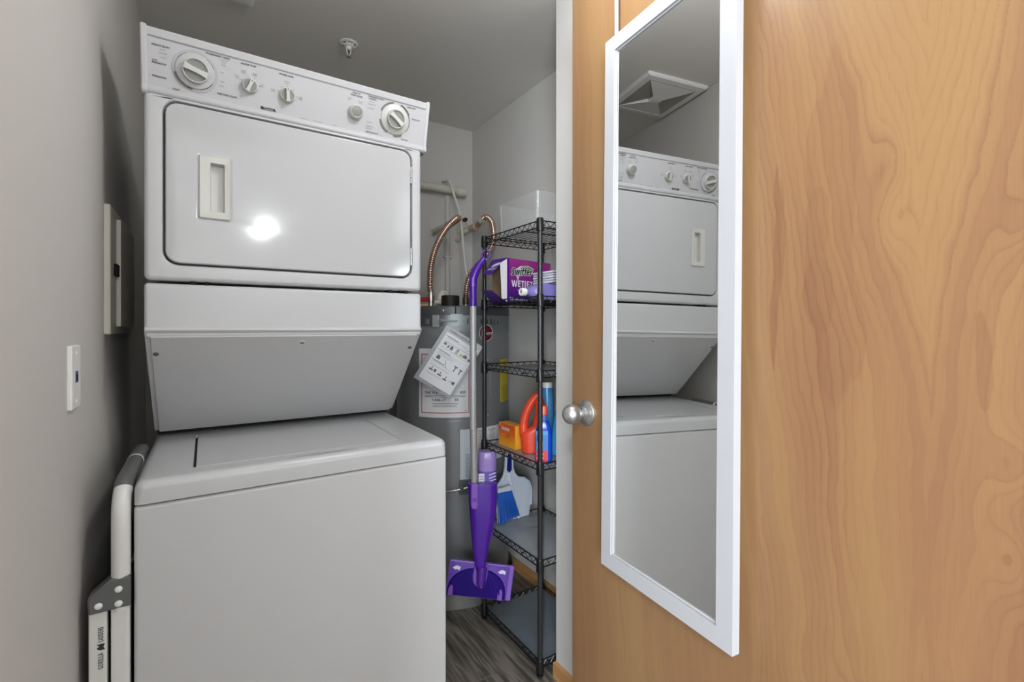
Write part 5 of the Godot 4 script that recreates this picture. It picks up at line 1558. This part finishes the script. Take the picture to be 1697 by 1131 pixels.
# ---------------------------------------------------------------- the open door and the mirror hung on it
func wood() -> Image:
	# rotary-cut birch: wandering contour lines of a stretched height field, pale sapwood and darker heartwood
	var w := 760
	var h := 1500
	var n1 := FastNoiseLite.new(); n1.seed = 12; n1.frequency = 1.0; n1.fractal_octaves = 2
	var n2 := FastNoiseLite.new(); n2.seed = 77; n2.frequency = 1.0; n2.fractal_octaves = 3
	var n3 := FastNoiseLite.new(); n3.seed = 5; n3.frequency = 1.0; n3.fractal_octaves = 1
	var pale := Vector3(139, 107, 71); var tan_ := Vector3(124, 89, 63); var red := Vector3(99, 64, 46)
	var data := PackedByteArray(); data.resize(w * h * 3)
	var knots := [[0.888, 1.053, 0.030, 0.040, 0.050], [0.884, 0.943, 0.028, 0.045, 0.045], [0.767, 1.434, 0.022, 0.060, -0.030], [0.775, 1.36, 0.014, 0.040, 0.022], [0.891, 1.329, 0.020, 0.036, 0.030], [0.80, 0.72, 0.03, 0.10, 0.03], [0.72, 0.62, 0.02, 0.12, -0.03], [0.30, 1.75, 0.04, 0.15, 0.03], [0.25, 0.35, 0.03, 0.12, 0.03]]
	var darks := [[0.602, 1.31, 0.0075, 0.17, 0.75], [0.612, 1.36, 0.005, 0.10, 0.5], [0.673, 1.372, 0.019, 0.055, 0.5], [0.673, 1.262, 0.021, 0.062, 0.55], [0.668, 1.49, 0.016, 0.07, 0.3], [0.690, 1.36, 0.034, 0.27, 0.32], [0.715, 1.205, 0.016, 0.07, 0.35], [0.857, 1.17, 0.009, 0.06, 0.5]]
	var i := 0
	for y in h:
		var v := 2.128 * (1.0 - float(y) / h)
		var reach := 0.078 * pow(log(1.0 + exp((v - 1.15) * 22.0)) / 22.0 / 0.42, 0.6)
		var below := maxf(1.11 - v, 0.0)
		for x in w:
			var u := 0.914 * float(x) / w
			var uw := u + 0.010 * n3.get_noise_2d(u * 6.0 + 4.0, v * 3.5) + 0.0035 * n1.get_noise_2d(u * 30.0, v * 13.0)
			var f := reach - absf(uw - 0.80) - 0.10 * below + 0.030 * n1.get_noise_2d(uw * 3.0 + 11.0, v * 0.8)
			for q in knots:
				var dx: float = (uw - q[0]) / q[2]
				var dy: float = (v - q[1]) / q[3]
				var e := dx * dx + dy * dy
				if e < 7.0: f += q[4] * exp(-e)
			var inside := clampf(f * 120.0, 0.0, 1.0)
			var patchy := n1.get_noise_2d(u * 5.0 + 30.0, v * 1.6 + 7.0)
			var amp := clampf(0.50 + 0.8 * patchy, 0.12, 0.9) * (0.85 - 0.15 * inside)
			if u < 0.57: amp *= 0.22
			var ph := f * 85.0
			var fr := ph - floorf(ph)
			var line := exp(-fr * 7.0) + 0.5 * exp(-(1.0 - fr) * 24.0)
			var step_ := n1.get_noise_2d(floorf(ph) * 3.7, 4.0 + v * 0.35)
			var k := 0.55 - 0.42 * inside + 0.35 * step_ * (1.0 - 0.6 * inside) + 0.45 * n1.get_noise_2d(u * 3.2 + 50.0, v * 0.7) + 0.10 * patchy
			if u < 0.66: k -= 0.25 * clampf((0.66 - u) * 30.0, 0.0, 1.0)
			var dk := 0.0
			for q in darks:
				var dx: float = (uw - q[0]) / q[2]
				var dy: float = (v - q[1]) / q[3]
				var e := dx * dx + dy * dy
				if e < 1.5: dk = maxf(dk, q[4] * clampf((1.08 - e) * 6.0, 0.0, 1.0) * (0.75 + 0.25 * clampf(e, 0.0, 1.0)))
			var fine := n2.get_noise_2d(u * 330.0, v * 12.0)
			var c := pale.lerp(tan_, clampf(k, 0.0, 1.0))
			c = c.lerp(red, clampf(0.55 * line * amp + 0.45 * dk, 0.0, 0.75))
			c *= 1.0 + 0.028 * fine
			data[i] = clampi(int(c.x), 0, 255); data[i + 1] = clampi(int(c.y), 0, 255); data[i + 2] = clampi(int(c.z), 0, 255)
			i += 3
	return Image.create_from_data(w, h, false, Image.FORMAT_RGB8, data)

func door_and_mirror() -> void:
	var az := deg_to_rad(6.3)
	var D := frame(E(0.8614, FLOOR, 1.0133), Vector3(-sin(az), 0, cos(az)), Vector3.UP)     # x from the latch edge to the hinges, y up from the floor, z into the room
	var door := Node3D.new(); door.name = "door_1"; add_child(door); door.position = D.origin
	door.set_meta("kind", "structure")
	var wm := img_mat(wood(), 0.34, 0.5)
	var b := mb(D); b.box(Vector3(0.457, 1.075, -0.018), Vector3(0.914, 2.130, 0.034), 0.0015, 1, 1)
	part("door_slab", b, M.oak, door)
	b = mb(D); b.quad(Vector3(0.0012, 0.0112, -0.0005), Vector3(0.9128, 0.0112, -0.0005), Vector3(0.9128, 2.1388, -0.0005), Vector3(0.0012, 2.1388, -0.0005))
	part("birch_veneer", b, wm, door)
	# knob on the room side and its mate behind
	for s in [1, -1]:
		var K := D * Transform3D(Basis(Vector3.RIGHT, PI / 2 * s), Vector3(0.0705, EYE - 0.228, 0.0 if s > 0 else -0.035))
		b = mb(K); b.lathe([Vector2(0, 0), Vector2(0.0345, 0), Vector2(0.0345, 0.003), Vector2(0.031, 0.007), Vector2(0.022, 0.0095), Vector2(0.0175, 0.011), Vector2(0.0170, 0.016), Vector2(0.0135, 0.018), Vector2(0.0135, 0.014), Vector2(0, 0.014)], 44)
		var rs := part("rosette", b, M.nickel, door)
		b = mb(K); b.lathe([Vector2(0, 0.012), Vector2(0.0105, 0.012), Vector2(0.0105, 0.022), Vector2(0.0125, 0.024), Vector2(0, 0.024)], 24)
		part("spindle", b, M.chrome, rs)
		b = mb(K)
		var prof := [Vector2(0, 0.0215)]
		for k in 17:
			var a := -PI / 2 + PI * (k + 2.2) / 18.5
			prof.append(Vector2(0.0266 * cos(a), 0.0475 + 0.0262 * sin(a)))
		prof.append(Vector2(0, 0.0737))
		b.lathe(prof, 40)
		part("knob", b, M.nickel, rs, 60)
	b = mb(D * Transform3D(Basis(Vector3.UP, -PI / 2), Vector3(0.0, EYE - 0.228, -0.0175))); b.plate(-0.012, -0.028, 0.012, 0.028, 0.003, 0.0, 0.0012, 0.0004)
	part("latch_plate", b, M.nickel, door)
	for y in [0.25, 1.02, 1.80]:
		b = mb(D * Transform3D(Basis(), Vector3(0.917, y, 0.004))); b.lathe([Vector2(0, -0.045), Vector2(0.006, -0.045), Vector2(0.006, 0.045), Vector2(0, 0.045)], 12)
		part("hinge", b, M.nickel, door)
	# mirror
	var fx := 0.3705; var fy := EYE + 0.060
	var G := D * Transform3D(Basis(Vector3.UP, 0.0042) * Basis(Vector3.RIGHT, -0.0105), Vector3(fx, fy, 0.031))      # centre of the glass
	var t := thing("wall_mirror", "tall white framed mirror hung on the inside of the wooden door", "mirror", G.origin + Vector3(0, -0.625, 0))
	var hw := 0.1805; var hh := 0.626; var st := 0.034
	var wf := mat(c8(166, 166, 168), 0.4)
	for k in 4:
		b = mb(G)
		var o := [Vector2(-hw, -hh), Vector2(hw, -hh), Vector2(hw, hh), Vector2(-hw, hh)]
		var n := [Vector2(-hw + st, -hh + st), Vector2(hw - st, -hh + st), Vector2(hw - st, hh - st), Vector2(-hw + st, hh - st)]
		var p := PackedVector2Array([o[k], o[(k + 1) % 4], n[(k + 1) % 4], n[k]])
		b.prism(p, -0.011, 0.007, 0.0)
		part("frame_rail", b, wf, t)
	b = mb(G)
	b.ring(PackedVector2Array(MB.rr(-hw + st + 0.0001, -hh + st + 0.0001, hw - st - 0.0001, hh - st - 0.0001, 0.0004, 1)), PackedVector2Array(MB.rr(-hw + st + 0.004, -hh + st + 0.004, hw - st - 0.004, hh - st - 0.004, 0.0003, 1)), 0.0002, 0.0032, 0.0012)
	part("inner_lip", b, wf, t)
	b = mb(G); b.box(Vector3(0, 0, -0.0022), Vector3((hw - st) * 2 + 0.004, (hh - st) * 2 + 0.004, 0.0040), 0.0002, 1, 1)
	part("mirror_glass", b, mat(c8(226, 228, 228), 0.0, 1.0), t)
	for x in [-0.166, 0.12]:
		b = mb(D); b.box(Vector3(fx + x, (2.145 + EYE + 0.62) / 2, 0.010), Vector3(0.0125, 2.145 - EYE - 0.62 + 0.06, 0.0025), 0.0006, 1, 1)
		b.box(Vector3(fx + x, 2.1445, -0.016), Vector3(0.0125, 0.0025, 0.056), 0.0006, 1, 1)
		b.box(Vector3(fx + x, 2.125, -0.044), Vector3(0.0125, 0.04, 0.0025), 0.0006, 1, 1)
		part("hanger_strap", b, wf, t)
